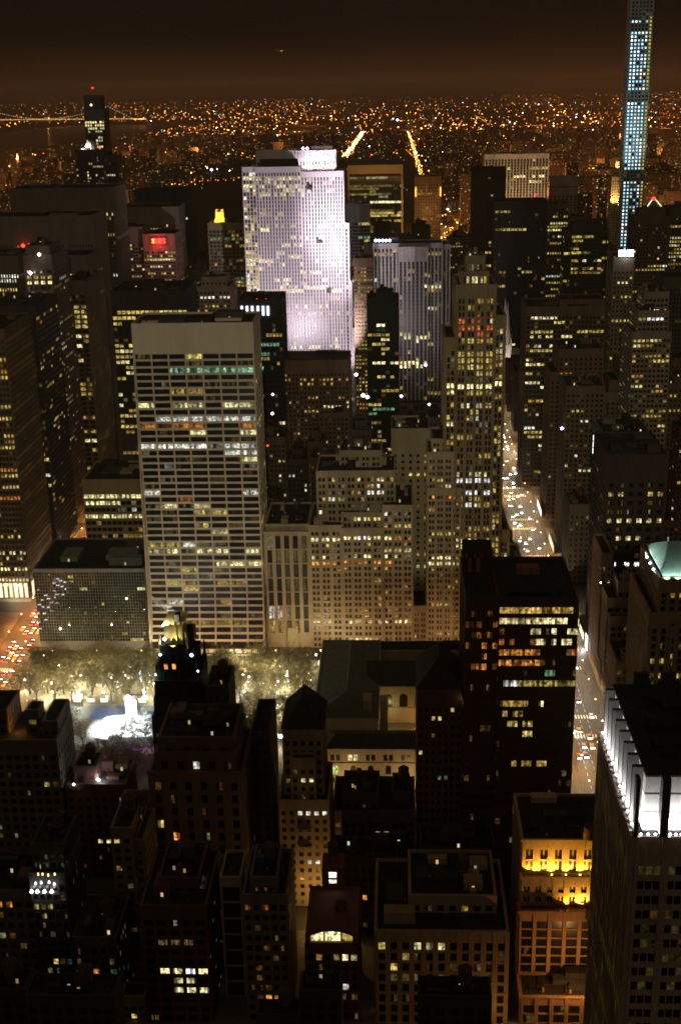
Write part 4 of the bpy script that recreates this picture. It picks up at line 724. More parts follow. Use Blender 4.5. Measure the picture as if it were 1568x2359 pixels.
m.box(-80, -60, 1264, 1268, 259, 264); m.build('roof_plant', SLATE, ROCK)
m = MB()
for x in (-122, -117, -112): m.octa(x, 1268, 254, 1.6)
m.build('roof_lamps', WG, ROCK)
m = MB()
for x in (-88, -84): m.octa(x, 1263.5, 262, 1.5)
m.build('roof_beacon', BW, ROCK)
# lamps on roofs
for px in (865, 873, 881, 889, 897):
    x, z = at(px, 553, 1329); globe('roof_lamp', 'blue white lamp in the glaring row on the pale grey slab roof', 'lamp', x, 1329, z, 1.7, BW, 'lamps on the pale grey slab roof', 166)
for i, px in enumerate((557, 569, 581, 594, 606, 617)):
    x, z = at(px, 714, 999); m_ = globe('roof_lamp', 'tall blue white light in the row under the red beacons', 'lamp', x, 999, z, 1.2, emitm('pale_blue_glow', (.8,.92,1), 2.2), 'lights on the black glass tower', 146)
    m = MB(); m.box(x-.9, x+.9, 998.8, 999.4, z-4, z+3.4, True); m.build('lamp_panel', emitm('pale_blue_glow', (.8,.92,1), 2.2), m_)
for px in (592, 613):
    x, z = at(px, 690, 1010); globe('roof_beacon', 'red beacon on the %s of the black glass tower roof' % ('left' if px < 600 else 'right'), 'beacon', x, 1010, z, 1.3, RED, None, 159)
# the red rooftop sign
SG = thing('rooftop_sign', 'glowing red rooftop sign reading UBS with a key emblem', 'sign', (-258,1398.4,158))
m = MB(); m.box(-266.5, -249, 1398.6, 1399.4, 157.6, 166, True); m.build('sign_board', mat('red_board', (.25,.02,.02), .6, 0), SG)
FR = emitm('sign_red', (1,.05,.03), 4.2)
def strokes(segs, x0, z0, sx_, sz, y, r, parent, mt, name):
    m = MB()
    for (a, b, c, d) in segs:
        A, B = (x0+a*sx_, y, z0+b*sz), (x0+c*sx_, y, z0+d*sz)
        dx, dz = B[0]-A[0], B[2]-A[2]; L = math.hypot(dx, dz) or 1; nx_, nz_ = -dz/L*r, dx/L*r; ex, ez = dx/L*r*.6, dz/L*r*.6
        P = [(A[0]-ex+nx_, A[2]-ez+nz_), (A[0]-ex-nx_, A[2]-ez-nz_), (B[0]+ex-nx_, B[2]+ez-nz_), (B[0]+ex+nx_, B[2]+ez+nz_)]
        m.quad(*[(p[0], y, p[1]) for p in P]); m.quad(*[(p[0], y+.25, p[1]) for p in P[::-1]])
        for p, q in zip(P, P[1:]+P[:1]): m.quad((p[0],y,p[1]),(p[0],y+.25,p[1]),(q[0],y+.25,q[1]),(q[0],y,q[1]))
    return m.build(name, mt, parent)
GL = {'U': [(0,1,0,.2),(0,.2,.25,0),(.25,0,.6,0),(.6,0,.8,.2),(.8,.2,.8,1)],
      'B': [(0,0,0,1),(0,1,.55,1),(.55,1,.75,.78),(.75,.78,.55,.52),(.55,.52,0,.52),(.55,.52,.8,.26),(.8,.26,.55,0),(.55,0,0,0)],
      'S': [(.8,.85,.55,1),(.55,1,.2,1),(.2,1,0,.78),(0,.78,.2,.55),(.2,.55,.6,.48),(.6,.48,.8,.25),(.8,.25,.6,0),(.6,0,.2,0),(.2,0,0,.15)]}
for i, ch in enumerate('UBS'): strokes(GL[ch], -260.3+i*3.7, 159.6, 3.1, 4.6, 1398.2, .42, SG, FR, 'letter')
strokes([(.1,.1,.9,.9),(.9,.1,.1,.9),(.5,0,.5,1),(.2,.75,.8,.75),(.2,.25,.8,.25)], -265.6, 159.4, 4.2, 5, 1398.2, .38, SG, emitm('sign_orange', (1,.22,.05), 4.5), 'key_emblem')
light('POINT', 'sign_light', (-258, 1394, 161), 9000, (1,.06,.04), radius=2)
# gold lantern
gm = emitm('gold_glow', (1,.56,.06), 1.9)
m = MB(); m.cone(-191, 1409, 180, 184, 6.5, 5.2, 8); m.build('lantern_base', gm, GOLDB)
m = MB(); m.cone(-191, 1409, 184, 191, 4.6, 4.4, 8); 
for k in range(4): m.cone(-191+4.2*math.cos(k*math.pi/2+.7), 1409+4.2*math.sin(k*math.pi/2+.7), 184, 193.5, .9, .6, 5)
m.build('lantern', gm, GOLDB)
m = MB(); m.cone(-191, 1409, 191, 194, 4.6, 1, 8); m.build('lantern_cap', GOLD, GOLDB)
light('POINT', 'lantern_light', (-191, 1396, 186), 1500, (1,.6,.1), radius=1)
# white dome of the octagon tower
m = MB(); m.dome(-420, 1815, 243, 9, 11, 14, 5); m.build('dome', mat('dome_white', (.6,.6,.55), .5, .05), CITY)
m = MB(); m.cone(-420, 1815, 241.5, 243.3, 9.2, 9.2, 14); m.build('dome_drum', mat('dome_white', (.6,.6,.55), .5, .05), CITY)
light('SPOT', 'dome_flood', (-430, 1799, 243.5), 45000, (1,1,.85), target=(-421, 1815, 248), deg=120, radius=.5)
globe('roof_lamp', 'small red aircraft beacon on the octagon tower roof', 'beacon', -405, 1801, 244, 1.3, RED, None, 241)
# curved crown with mast and red beacon
C57 = bpy.data.objects['skyscraper.%03d' % 2] if False else None
globe('crane_beacon', 'red beacon on top of the dark unfinished tower at far left', 'beacon', -430, 1894, 323, 1.6, RED, None, 310)
globe('work_lamp', 'pale work lamp in the dark crown of the unfinished tower', 'lamp', -433, 1891, 300, 2, AMB, None, 292)
# orange frame of the black slab
m = MB(); m.box(-68.6, -66, 1888.4, 1890, 0, 211); m.box(8.4, 11, 1888.4, 1890, 0, 211); m.box(-66, 8.4, 1888.4, 1890, 198.5, 211, True); m.build('stone_frame', mat('travertine_frame', (.5,.36,.22), .7, .08), SOLOW)
light('AREA', 'frame_fill', (-28, 1850, 192), 7000, (1,.48,.12), target=(-28, 1890, 208), size=(80,2))  # area lamps added in mid-air, standing in for street light on the frame
light('AREA', 'frame_fill', (30, 1868, 120), 14000, (1,.5,.12), target=(9, 1890, 120), size=(2,120))
# slim amber tower: lamps at the corners
for x, s_ in ((28.2,'left'), (62.2,'right')):
    t = thing('wall_sconce', 'tall amber lamp on the upper %s corner of the slim amber tower' % s_, 'lamp', (x,1808,176)); m = MB(); m.box(x-1, x+1, 1807.5, 1809, 172, 182, True); m.cone(x, 1808.2, 182, 186, 1.2, 0, 6); m.build('lamp_glass', emitm('amber_hot', (1,.52,.06), 1.8), t)
    m = MB(); m.box(x-.8, x+.8, 1809, 1809.7, 174, 183, True); m.build('lamp_bracket', STEEL, t)
light('POINT', 'sconce_light', (45, 1770, 150), 18000, (1,.5,.15), radius=2)
# broken pediment
m = MB(); y0, y1 = 1720, 1748; x0, x1 = 201, 238; zt = 189
for yy, s_ in ((y0,1),): pass
prof = [(y0,zt),(y0+11.2,zt+13)]+[(y0+14+2.8*math.cos(a), zt+13-2.9*math.sin(a)) for a in [math.pi*(1-k/8) for k in range(9)]]+[(y1-11.2,zt+13),(y1,zt)]
for xx, rev in ((x0,False),(x1,True)):
    half = [ [(xx,y0,zt),(xx,y0+14,zt),(xx,y0+14,zt+10.1)]+[(xx,p[0],p[1]) for p in prof[2:6]][::-1]+[(xx,y0+11.2,zt+13)], [(xx,y1,zt),(xx,y1-14,zt),(xx,y1-14,zt+10.1)]+[(xx,p[0],p[1]) for p in prof[6:11]]+[(xx,y1-11.2,zt+13)] ]
    for h_ in half: m.poly(h_)
for a, b in zip(prof[:-1], prof[1:]): m.quad((x0,a[0],a[1]),(x1,a[0],a[1]),(x1,b[0],b[1]),(x0,b[0],b[1]))
m.build('broken_pediment', mat('wall_180_130_100_8', (.36,.26,.2)), SONY)
light('SPOT', 'pediment_flood', (186, 1730, 178), 26000, (1,.42,.15), target=(201,1734,188), deg=110, radius=1)
# thin gold tower floods
light('SPOT', 'gold_flood', (306, 1838, 150), 90000, (1,.62,.22), target=(310,1850,190), deg=100, radius=1)
light('SPOT', 'gold_flood', (309, 1846, 203), 16000, (1,.75,.4), target=(312,1853,212), deg=110, radius=1)
# needle tower: work lights on its floors, yellow hoist column on its right side
m1, m2, m3 = MB(), MB(), MB()
for k in range(87):
    z = 409-4.7*(k+.5)
    for c_ in range(6):
        x = 312.7+4.67*(c_+.4)
        band = k in (3,) or 6 <= k <= 21 or 25 <= k <= 43 or 47 <= k <= 70
        if c_ == 5:
            if 2 <= k <= 78 and k not in (22,23,24,44,45,46): m2.quad((x-1.0,1814.3,z-1.3),(x+2.4,1814.3,z-1.3),(x+2.4,1814.3,z+1.3),(x-1.0,1814.3,z+1.3), dimmed(rnd.uniform(.5,1.3), ((.62,.55,.10) if k < 55 else (1,.95,.7))))
            continue
        if band and rnd.random() < (.97 if c_ in (0,1) else .7 if k < 22 else .9 if k < 44 else .5):
            s_ = rnd.uniform(.8,1.7)*(1.3 if c_ < 2 else .9)*(1 if k < 44 else .7)
            m1.quad((x-1.1,1814.3,z-1.2),(x+1.0,1814.3,z-1.2),(x+1.0,1814.3,z+1.2),(x-1.1,1814.3,z+1.2), (.55*s_,1.05*s_,1.3*s_) if rnd.random() < .65 else (1.5*s_,1.55*s_,1.6*s_))
        elif k > 70 and rnd.random() < .4: m1.quad((x-1.3,1814.3,z-1.3),(x+1.3,1814.3,z-1.3),(x+1.3,1814.3,z+1.3),(x-1.3,1814.3,z+1.3), (.1,.35,.22))
m1.build('work_lights', GLOW, NEEDLE, 'stuff'); m2.build('hoist_lights', GLOW, NEEDLE, 'stuff')
light('SPOT', 'work_flood', (308, 1760, 150), 420000, (.6,.9,1), target=(326,1815,330), deg=60, blend=1, radius=2)
# small white sign on the slim tower
t = thing('lit_sign', 'small bright white sign with two panels on the slim tower at right', 'sign', (177,999,186)); m = MB(); m.box(170.9, 183, 999, 999.5, 188.6, 194.4, True); m.build('sign_board', STEEL, t)
for a, b in ((171.3,176.4),(177.4,182.7)):
    m = MB(); m.quad((a,998.9,189),(b,998.9,189),(b,998.9,194),(a,998.9,194)); m.quad((a+.6,998.8,189.6),(a+1.2,998.8,189.6),(a+1.2,998.8,193),(a+.6,998.8,193)); m.build('sign_panel', emitm('violet_white_glow', (.85,.75,1), 5), t)
light('POINT', 'sign_light', (177, 996, 191), 2500, (.85,.8,1), radius=1)
t = thing('lit_sign', 'row of three glowing white panels at the corner of the dim grey block', 'sign', (124.5,779,92))
for k in range(3):
    m = MB(); z = 93.2+k*4.2; m.quad((124.2,783.5,z),(124.2,779.4,z),(124.2,779.4,z+3.6),(124.2,783.5,z+3.6)); m.quad((124.2,779.4,z),(127.6,779.4,z),(127.6,779.4,z+3.6),(124.2,779.4,z+3.6)); m.build('sign_panel', emitm('white_panel_glow', (1,1,.97), 3.2 if k != 1 else 4), t)
m = MB(); m.box(124.4, 130, 779.6, 784, 92.5, 106, True); m.build('sign_board', STEEL, t)
# cathedral with its twin spires
CTH = thing('cathedral', 'pale stone cathedral spire rising behind the tall slender tower', 'church', (122,1340,0)); ST = mat('cathedral_stone', (.42,.40,.38), .8, .2, .5)
m = MB(); m.box(112, 200, 1330, 1365, 0, 34); m.hip(111, 201, 1329, 1366, 34, 16, .5, 'x'); m.build('nave', ST, CTH)
for yy in (1331, 1362):
    m = MB(); m.box(112, 121, yy-4.5, yy+4.5, 0, 58)
    for dx in (-4,4):
        for dy in (-4,4): m.cone(116.5+dx, yy+dy, 58, 70, .9, 0, 5)
    m.cone(116.5, yy, 58, 103, 4.6, 0, 8, False); m.build('spire', ST, CTH)
light('SPOT', 'spire_flood', (104, 1305, 20), 130000, (1,.8,.65), target=(116,1331,72), deg=60, blend=.8, radius=1)
# domed tower with red spire
t = thing('lit_spire', 'red tipped spire with white edge lights at the right skyline', 'spire', (275,1405,185)); m = MB(); m.cone(275,1405,184,196,9,2,8); m.build('spire_roof', SLATE, t)
m = MB(); m.octa(275,1404,198.5,2.2); m.build('spire_tip', RED, t)
for s_ in (-1,1):
    m = MB(); m.bar((275+s_*2,1403,197),(275+s_*11,1397,186),.55,.55); m.build('edge_light', emitm('pale_edge_glow', (1,.9,.6), 1.6), t)
# lobby of the white slab, glowing onto the pavement
m = MB(); m.quad((-143,681.6,.4),(-80,681.6,.4),(-80,681.6,5),(-143,681.6,5), (.35,.25,.12)); 
for k in range(12): x = -142+k*5.2; m.quad((x,681.5,.6),(x+3.8,681.5,.6),(x+3.8,681.5,4.6),(x,681.5,4.6), dimmed(rnd.uniform(.5,1.6), ((2.2,1.7,.8) if k in (8,9,10,11) else (1.2,.8,.35))))
GR = bpy.data.objects['skyscraper']; m.build('lobby', GLOW, GR)
m = MB(); m.box(-143.5, -79.6, 676.5, 681.4, 6, 6.6, True); m.build('canopy', SLATE, GR)
light('AREA', 'lobby_light', (-92, 676, 5.5), 5000, (1,.8,.45), target=(-92, 672, 0), size=(22,2)); light('AREA', 'lobby_light', (-125, 676, 5.5), 2500, (1,.7,.35), target=(-125, 672, 0), size=(30,2))
m = MB(); m.quad((-65,692.0-.95,1),(-59,692-.95,1),(-59,692-.95,13),(-65,692-.95,13),(.3,.2,.06)); m.build('entrance', GLOW, bpy.data.objects['concert_hall'])
# small bright blobs on roofs in the dark middle
for (px, py, Y, lab, em, r) in ((836,910,850,'blue white lamp cluster among the dark roofs below the flooded tower','B',1.5),(846,914,848,'white roof lamp right of the blue cluster below the flooded tower','W',1.3),(820,862,1000,'lilac lamp at the right foot of the flooded tower','W',1.4),(628,908,800,'pink white lamp on the dark roofs beside the white grid slab','P',1.0),(627,952,800,'lower pink white lamp beside the white grid slab','P',1.1),(980,840,1100,'bright blue lamp left of the tall slender tower','B',1.6),(988,931,850,'white lamp on the dark roofs left of the slender tower','W',.9),(1294,986,860,'blue violet lamp on the brown block at right','B',1.3),(616,1026,790,'red lamp on the dark roofs beside the white grid slab','R',.8),(963,997,790,'green lamp on the roof of the plain beige tower','G',1.0),(1383,1322+20,640,'white lamp on the terrace of the beige stepped building','W',.5),(924,912,900,'blue lamp at the foot of the pale grey slab','B',1.2),(53,565,1160,'red lamp cluster on the dim grey slab roof','R',2.2),(67,563,1150,'second red lamp on the dim grey slab roof','R',1.5),(1232,448,1380,'small red beacon on the wide black tower roof','R',1.3),(90,585,920,'white work lamp on the stepped brown tower','W',1.3),(70,628,915,'blazing white lamp at the left corner of the stepped brown tower','W',1.4)):
    x, z = at(px, py, Y); globe('roof_lamp', lab, 'lamp', x, Y, z, r, {'B':BW,'W':WG,'R':RED,'P':emitm('pink_glow',(1,.75,.9),5),'G':emitm('green_glow',(.1,1,.45),1)}[em], None, z-4)
x, z = at(963, 997, 790); light('POINT', 'roof_light', (x, 784, z+1), 900, (.1,1,.4), radius=.3)

# ================================================================== PARK
BARK = mat('bark', (.13,.11,.08), .9, .3, .8); LEAF = mat('bare_twigs', (.32,.28,.14), .9, .35, .4, streak=False)
PATH = mat('park_gravel', (.22,.2,.16), .9, .3, .3, streak=False)
m = MB(); m.quad((-210,528,.17),(-44,528,.17),(-44,664,.17),(-210,664,.17)); m.build('park_ground', PATH, None, 'structure')
def tree_proto(seed, H=17, Rr=5.5, n=620):
    r = random.Random(seed); t = thing('plane_tree', 'leafless plane tree with pale twigs lit from below in the park', 'tree', (0,0,0), 'bare park trees')
    k = MB(); tips = []
    k.bar((0,0,0),(.2,.1,H*.3),.38,.26,6)
    for b in range(6):
        a = b*1.05+r.random(); l = Rr*r.uniform(.55,.9); p0 = (.2,.1,H*r.uniform(.22,.32)); p1 = (math.cos(a)*l*.55, math.sin(a)*l*.55, H*r.uniform(.45,.6)); p2 = (math.cos(a+.3)*l, math.sin(a+.3)*l, H*r.uniform(.68,.95))
        k.bar(p0,p1,.2,.12,5); k.bar(p1,p2,.12,.04,4); tips += [p1,p2]
        for q in range(2):
            aa = a+r.uniform(-.8,.8); p3 = (p1[0]+math.cos(aa)*l*.45, p1[1]+math.sin(aa)*l*.45, p1[2]+H*r.uniform(.1,.3)); k.bar(p1,p3,.09,.03,4); tips.append(p3)
    k.build('trunk', BARK, t)
    m = MB()
    for i in range(n):
        c = r.choice(tips); s_ = Rr*.38
        p = Vector((c[0]+r.gauss(0,s_), c[1]+r.gauss(0,s_), max(H*.3, c[2]+r.gauss(0,s_*.8))))
        d = Vector((r.gauss(0,1), r.gauss(0,1), r.gauss(.5,.7))).normalized(); e_ = d.cross(Vector((r.gauss(0,1),r.gauss(0,1),r.gauss(0,1)))).normalized(); L, w_ = r.uniform(.5,1.2), r.uniform(.07,.19)
        m.quad(tuple(p-d*L-e_*w_), tuple(p-d*L+e_*w_), tuple(p+d*L+e_*w_*.4), tuple(p+d*L-e_*w_*.4))
    m.build('crown', LEAF, t); return t
protos = [tree_proto(s) for s in (3, 5, 8, 13)]
spots = []
for row, (yy, x0, x1, st) in enumerate(((658,-206,-46,8.2),(649,-203,-48,8.4),(640,-206,-46,8.6),(631,-204,-48,9.2),(622,-207,-46,10),(540,-206,-60,10),(549,-206,-60,11),(558,-120,-60,10),(568,-112,-60,10),(580,-104,-52,10),(592,-80,-52,10),(606,-78,-50,9.5))):
    x = x0
    while x < x1:
        if rnd.random() < .93: spots.append((x+rnd.uniform(-1.8,1.8), yy+rnd.uniform(-2,2)))
        x += st
spots += [(-171,580),(-160,571),(-140,569),(-134,571),(-128,572),(-122,574)]
used = [0]*4
for i, (x, y) in enumerate(spots):
    k = i % 4; p = protos[k]
    if not used[k]: p.location = (x, y, .17); p.rotation_euler = (0,0,rnd.uniform(0,6.3)); o = p; used[k] = 1
    else: o = dup(p, (x,y,.17), rnd.uniform(0,6.3))
    s_ = rnd.uniform(.75,1.08); o.scale = (s_,s_,s_)
bpy.data.objects['plane_tree']['label'] = protos[0]['label']
# park lamps where the photo shows their bright globes
PG = emitm('park_glow', (1,.95,.85), 11)
def ppos(px, py, z): x, y = atz(px, py, z); return x, y
LP = [(101,1510),(315,1512),(367,1509),(166,1557),(187,1556),(199,1561),(256,1561),(288,1556),(346,1555),(359,1554),(180,1594),(238,1594),(332,1593),(298,1537),(121,1594),(119,1573),(58,1566),(708,1508),(728,1508),(533,1554),(560,1554),(573,1559),(640,1570),(562,1593),(631,1616),(618,1668),(646,1697),(612,1621),(660,1556),(490,1554),(505,1556),(136,1533)]
for i, (px, py) in enumerate(LP):
    x, y = ppos(px, py, 5.2); big = (px, py) in ((58,1566),(646,1697))
    globe('park_lamp', 'bright white globe lamp on a post among the park trees' if not big else ('largest glaring lamp at the left corner of the park' if px < 100 else 'largest glaring lamp at the right end of the park'), 'lamp', x, y, 5.2, 1.2 if big else .75, WG if big else PG, None if big else 'globe lamps among the park trees', .17)
    if i % 2 == 0 or big: light('POINT', 'park_light', (x, y-.9, 5.6), 19000 if not big else 18000, (1,.86,.50), radius=.3)
for i, (px, py) in enumerate(((323,1556),(661,1556))):
    x, y = ppos(px, py, 5); t = thing('light_column', ['tall blue white light column among the trees left of the gold crown', 'tall blue white light column among the trees right of the gold crown'][i], 'lamp', (x,y,0)); m = MB(); m.box(x-.5,x+.5,y-.5,y+.5,.2,1); m.build('column_base', STEEL, t); m = MB(); m.box(x-.6,x+.6,y-.6,y+.6,1,8); m.build('column_glass', emitm('blue_white_glow', (.55,.65,1), 9), t)
for i in range(70):
    x, y = (rnd.uniform(-205,-48), rnd.uniform(612,662)) if i < 56 else (rnd.uniform(-80,-48), rnd.uniform(535,610))
    globe('park_lamp', 'small warm lantern on a short post scattered under the park trees', 'lamp', x, y, rnd.uniform(3.2,5), rnd.uniform(.32,.5), PG if i % 3 else ORG, 'small lanterns under the park trees', .17)
# kiosks of the winter market
for i, (px, py) in enumerate(((179,1611),(210,1611),(241,1611),(329,1612),(640,1627),(612,1655),(618,1640),(600,1655),(655,1640),(300,1560))):
    x, y = ppos(px, py, 1.5); t = thing('market_kiosk', 'small glowing market kiosk between the park trees', 'kiosk', (x,y,.17), 'lit kiosks of the winter market')
    m = MB(); m.box(x-2,x+2,y-1.5,y+1.5,.17,2.9); m.build('kiosk_wall', mat('kiosk_white', (.6,.57,.5), .7, .1), t)
    m = MB(); m.hip(x-2.3,x+2.3,y-1.8,y+1.8,2.9,1.0); m.build('kiosk_roof', mat('kiosk_roof', (.4,.4,.38), .7, .1), t)
    m = MB(); m.quad((x-1.8,y-1.53,.9),(x+1.8,y-1.53,.9),(x+1.8,y-1.53,2.7),(x-1.8,y-1.53,2.7)); m.build('kiosk_window', emitm('kiosk_glow', (1,.82,.5), 3.2), t)
# ice rink
ICE = mat('ice', (.85,.88,.92), .25, .04, .3, streak=False)
rk = thing('ice_rink', 'brilliantly lit white ice rink in front of the bare trees', 'ice rink', (-133,588,.2))
pts = []
for cx_, cy_, a0 in ((-108,598,0),(-148,598,90),(-148,581,180),(-108,581,270)):
    for k in range(7): a = R(a0+k*15); pts.append((cx_+8*math.cos(a), cy_+8*math.sin(a)*.6, .3))
m = MB(); m.poly(pts); m.build('ice', ICE, rk)
m = MB()
for a, b in zip(pts, pts[1:]+pts[:1]): m.quad((a[0],a[1],.17),(b[0],b[1],.17),(b[0],b[1],1.3),(a[0],a[1],1.3)); m.quad((a[0],a[1],1.3),(b[0],b[1],1.3),(b[0]*.998+-133*.002,b[1]*.998+588*.002,1.3),(a[0]*.998-133*.002,a[1]*.998+588*.002,1.3))
m.build('rink_board', mat('rink_board', (.7,.72,.75), .5, .05), rk)
for x, y in ((-146,606),(-118,606),(-160,588),(-132,572),(-108,572)): light('SPOT', 'rink_flood', (x,y,11), 60000, (.86,.96,1), target=(x*.6-133*.4, 590, 0), deg=120, blend=.6, radius=.5)
m = MB(); m.quad((-178,596,.19),(-128,606,.19),(-128,616,.19),(-178,616,.19)); m.build('plaza', mat('blue_plaza', (.05,.08,.16), .6, .4, .5, streak=False), None, 'structure')
light('POINT', 'plaza_light', (-160, 606, 7), 1500, (.5,.7,1), radius=.4)
t = thing('light_tower', 'glaring white light tower with screen at the edge of the ice rink', 'light tower', (-142,604,0)); m = MB(); m.box(-144,-138.6,604,605,.2,12.5); m.build('tower_frame', STEEL, t)
m = MB(); m.box(-144.2,-138.8,602.6,603.9,.6,9.5); m.build('screen', emitm('screen_white', (.95,.95,1), 10), t); m = MB(); m.octa(-142.6,603,11.5,2.0); m.build('lamp_head', emitm('screen_white', (.95,.95,1), 10), t)
light('POINT', 'tower_light', (-142, 600, 10), 8000, (.95,.97,1), radius=.6)
# pink lit skate pavilion
pv_ = thing('skate_pavilion', 'long pavilion glowing pink and magenta below the ice rink', 'pavilion', (-134,566,0)); m = MB(); m.box(-146,-119,563,570,.17,.6); m.box(-146,-119,569.6,570,.6,5); m.build('deck', mat('pavilion_white', (.6,.6,.6), .6, .1), pv_)
m = MB(); m.quad((-146.5,562,5.2),(-118.5,562,5.2),(-118.5,570.5,6),(-146.5,570.5,6)); m.quad((-146.5,562,5.0),(-146.5,570.5,5.8),(-118.5,570.5,5.8),(-118.5,562,5.0)); m.build('pavilion_roof', mat('pavilion_white', (.6,.6,.6), .6, .1), pv_)
for x, c_ in ((-144,(1,.1,.25)),(-139,(.9,.15,.7)),(-133,(.75,.2,1)),(-127,(1,.5,.6)),(-122,(.9,.2,.8))): light('POINT', 'pavilion_light', (x,566,4.2), 160, c_, radius=.3)
# glass winter pavilion right of the gold crown
gp = thing('glass_pavilion', 'translucent white arched glass pavilion in the park right of the gold crown', 'pavilion', (-91,612,0))
GLS = mat('frosted_glass', (.6,.65,.65), .3, .05)
m = MB(); rb = MB()
for j in range(8):
    y0, y1 = 600+j*3.4, 603.2+j*3.4
    P = lambda y: [(-97,y,.2),(-97,y,5)]+[(-91.5-5.5*math.cos(a),y,5+3.2*math.sin(a)) for a in [math.pi*k/8 for k in range(1,8)]]+[(-86,y,5),(-86,y,.2)]
    A, B = P(y0), P(y1)
    for k in range(len(A)-1): m.quad(A[k],B[k],B[k+1],A[k+1])
    if j == 0: m.poly(A)
    for a, b in zip(P(y1+.1)[:-1], P(y1+.1)[1:]): rb.bar(a, b, .14, .14, 4)
m.build('glass_vault', GLS, gp); rb.build('ribs', mat('white_steel', (.75,.75,.75), .4, .05), gp)
light('POINT', 'pavilion_light', (-94, 596, 9), 900, (.9,1,.95), radius=.4); light('POINT', 'pavilion_light', (-99, 612, 12), 1200, (.9,1,.95), radius=.4)

# ================================================================== STREET LAMPS
def lamp_proto(name, label, group, em, headr=.42):
    t = thing(name, label, 'street lamp', (0,0,0), group)
    m = MB(); m.bar((0,0,0),(0,0,8.6),.12,.08,6); m.cone(0,0,0,.8,.25,.15,8); m.build('pole', STEEL, t)
    m = MB(); m.bar((0,0,8.4),(1.8,0,9),.07,.06,5); m.build('arm', STEEL, t)
    m = MB(); m.octa(1.9,0,8.95,headr); m.build('lamp_head', em, t); return t
WARMH = emitm('warm_head', (1,.80,.5), 7)
LA = lamp_proto('street_lamp', 'tall street lamp with warm white head along the bright avenue', 'lamps along the bright avenue', WARMH, .5)
LB = lamp_proto('street_lamp', 'tall street lamp with orange head along the red lit avenue', 'lamps along the red lit avenue', emitm('orange_head', (1,.5,.14), 14), .5)
LC = lamp_proto('street_lamp', 'street lamp with amber head on the cross street beside the park', 'lamps on the street beside the park', emitm('amber_head', (1,.66,.25), 12), .5)
u = {}
def put(L, x, y, rz, e_, c_):
    if L.name not in u: u[L.name] = 1; L.location = (x,y,.15); L.rotation_euler = (0,0,rz)
    else: dup(L, (x,y,.15), rz)
    if e_: light('SPOT', 'street_light', (x+1.9*math.cos(rz), y+1.9*math.sin(rz), 8.3), e_, c_, target=(x+2.5*math.cos(rz), y, 0), deg=165, blend=.5, radius=.3)
y = 500
while y < 1420:
    k_ = rnd.uniform(.4,1.5); wc = rnd.choice(((1,.55,.2),(1,.62,.26),(1,.78,.5))); put(LA, 86.5, y, 0, 12500*k_, wc); put(LA, 105.5, y+11, math.pi, 12500*k_, wc); y += 24
y = 560
while y < 1010:
    put(LB, -235.5, y, 0, 26000, (1,.36,.09)); put(LB, -217.5, y+13, math.pi, 26000, (1,.46,.15)); y += 27
for x in range(-200, 82, 26): put(LC, x, 666, math.pi/2, 0, None); light('POINT', 'street_light', (x, 668, 7.8), 4800, (1,.52,.2), radius=.3)
for x in range(-200, 80, 40): put(LC, x, 506, math.pi/2, 2600, (1,.55,.2))
# ================================================================== CARS
def car_proto(name, label, group, paint, front, rear):
    t = thing(name, label, 'car', (0,0,0), group)
    def extr(m, prof, w, wt):
        n_ = len(prof)
        L_ = [(-(w if z < .95 else wt)/2, y, z) for y, z in prof]; R_ = [((w if z < .95 else wt)/2, y, z) for y, z in prof]
        m.poly(L_); m.poly(R_[::-1])
        for k in range(n_): m.quad(L_[k], R_[k], R_[(k+1)%n_], L_[(k+1)%n_])
    m = MB(); extr(m, [(-2.3,.35),(2.3,.35),(2.35,.7),(2.2,.92),(1.3,.94),(.7,1.42),(-.9,1.45),(-1.5,.98),(-2.2,.82),(-2.32,.6)], 1.8, 1.45); m.build('body', mat('paint_'+group.split()[0], paint, .35, 0, spec=.5), t)
    m = MB(); m.quad((-.66,-1.5,1.0),(.66,-1.5,1.0),(.6,-.98,1.42),(-.6,-.98,1.42)); m.build('windscreen', mat('car_glass', (.02,.02,.025), .1, 0, spec=.5), t); m = MB(); m.quad((.62,1.26,1.0),(-.62,1.26,1.0),(-.58,.78,1.4),(.58,.78,1.4)); m.build('rear_window', mat('car_glass', (.02,.02,.025), .1, 0, spec=.5), t)
    for sx_ in (-.84,.84):
        for yy in (-1.45,1.45):
            m = MB(); 
            A = [(yy+.34*math.cos(2*math.pi*k/10), .34+.34*math.sin(2*math.pi*k/10)) for k in range(10)]
            m.poly([(sx_-.1,a,b) for a, b in A]); m.poly([(sx_+.1,a,b) for a, b in A][::-1])
            for k in range(10): m.quad((sx_-.1,*A[k]),(sx_+.1,*A[k]),(sx_+.1,*A[(k+1)%10]),(sx_-.1,*A[(k+1)%10]))
            m.build('wheel', mat('tyre', (.02,.02,.02), .9, 0), t)
    for sx_ in (-.62,.62):
        m = MB(); m.box(sx_-.3,sx_+.3,-2.42,-2.3,.5,.86,True); m.build('headlight', front, t)
        m = MB(); m.box(sx_-.22,sx_+.22,2.34,2.42,.6,.85,True); m.build('tail_light', rear, t)
    return t
HL = emitm('headlight_glow', (.93,.95,1), 22); TL = emitm('taillight_glow', (1,.04,.02), 9)
cars = [car_proto('car', 'yellow taxi with bright headlights driving down the bright avenue', 'yellow taxis on the bright avenue', (.6,.38,.03), HL, TL), car_proto('car', 'dark car with bright headlights driving down the bright avenue', 'dark cars on the bright avenue', (.03,.03,.035), HL, TL), car_proto('car', 'pale car with bright headlights driving down the bright avenue', 'pale cars on the bright avenue', (.5,.5,.5), HL, TL)]
pool = []
for ln in (89.2, 93, 97, 101.4):
    y = 470+rnd.uniform(0,15)
    while y < 1350: pool.append((ln+rnd.uniform(-.3,.3), y)); y += rnd.choice((10,16,26,40,60))
used = set()
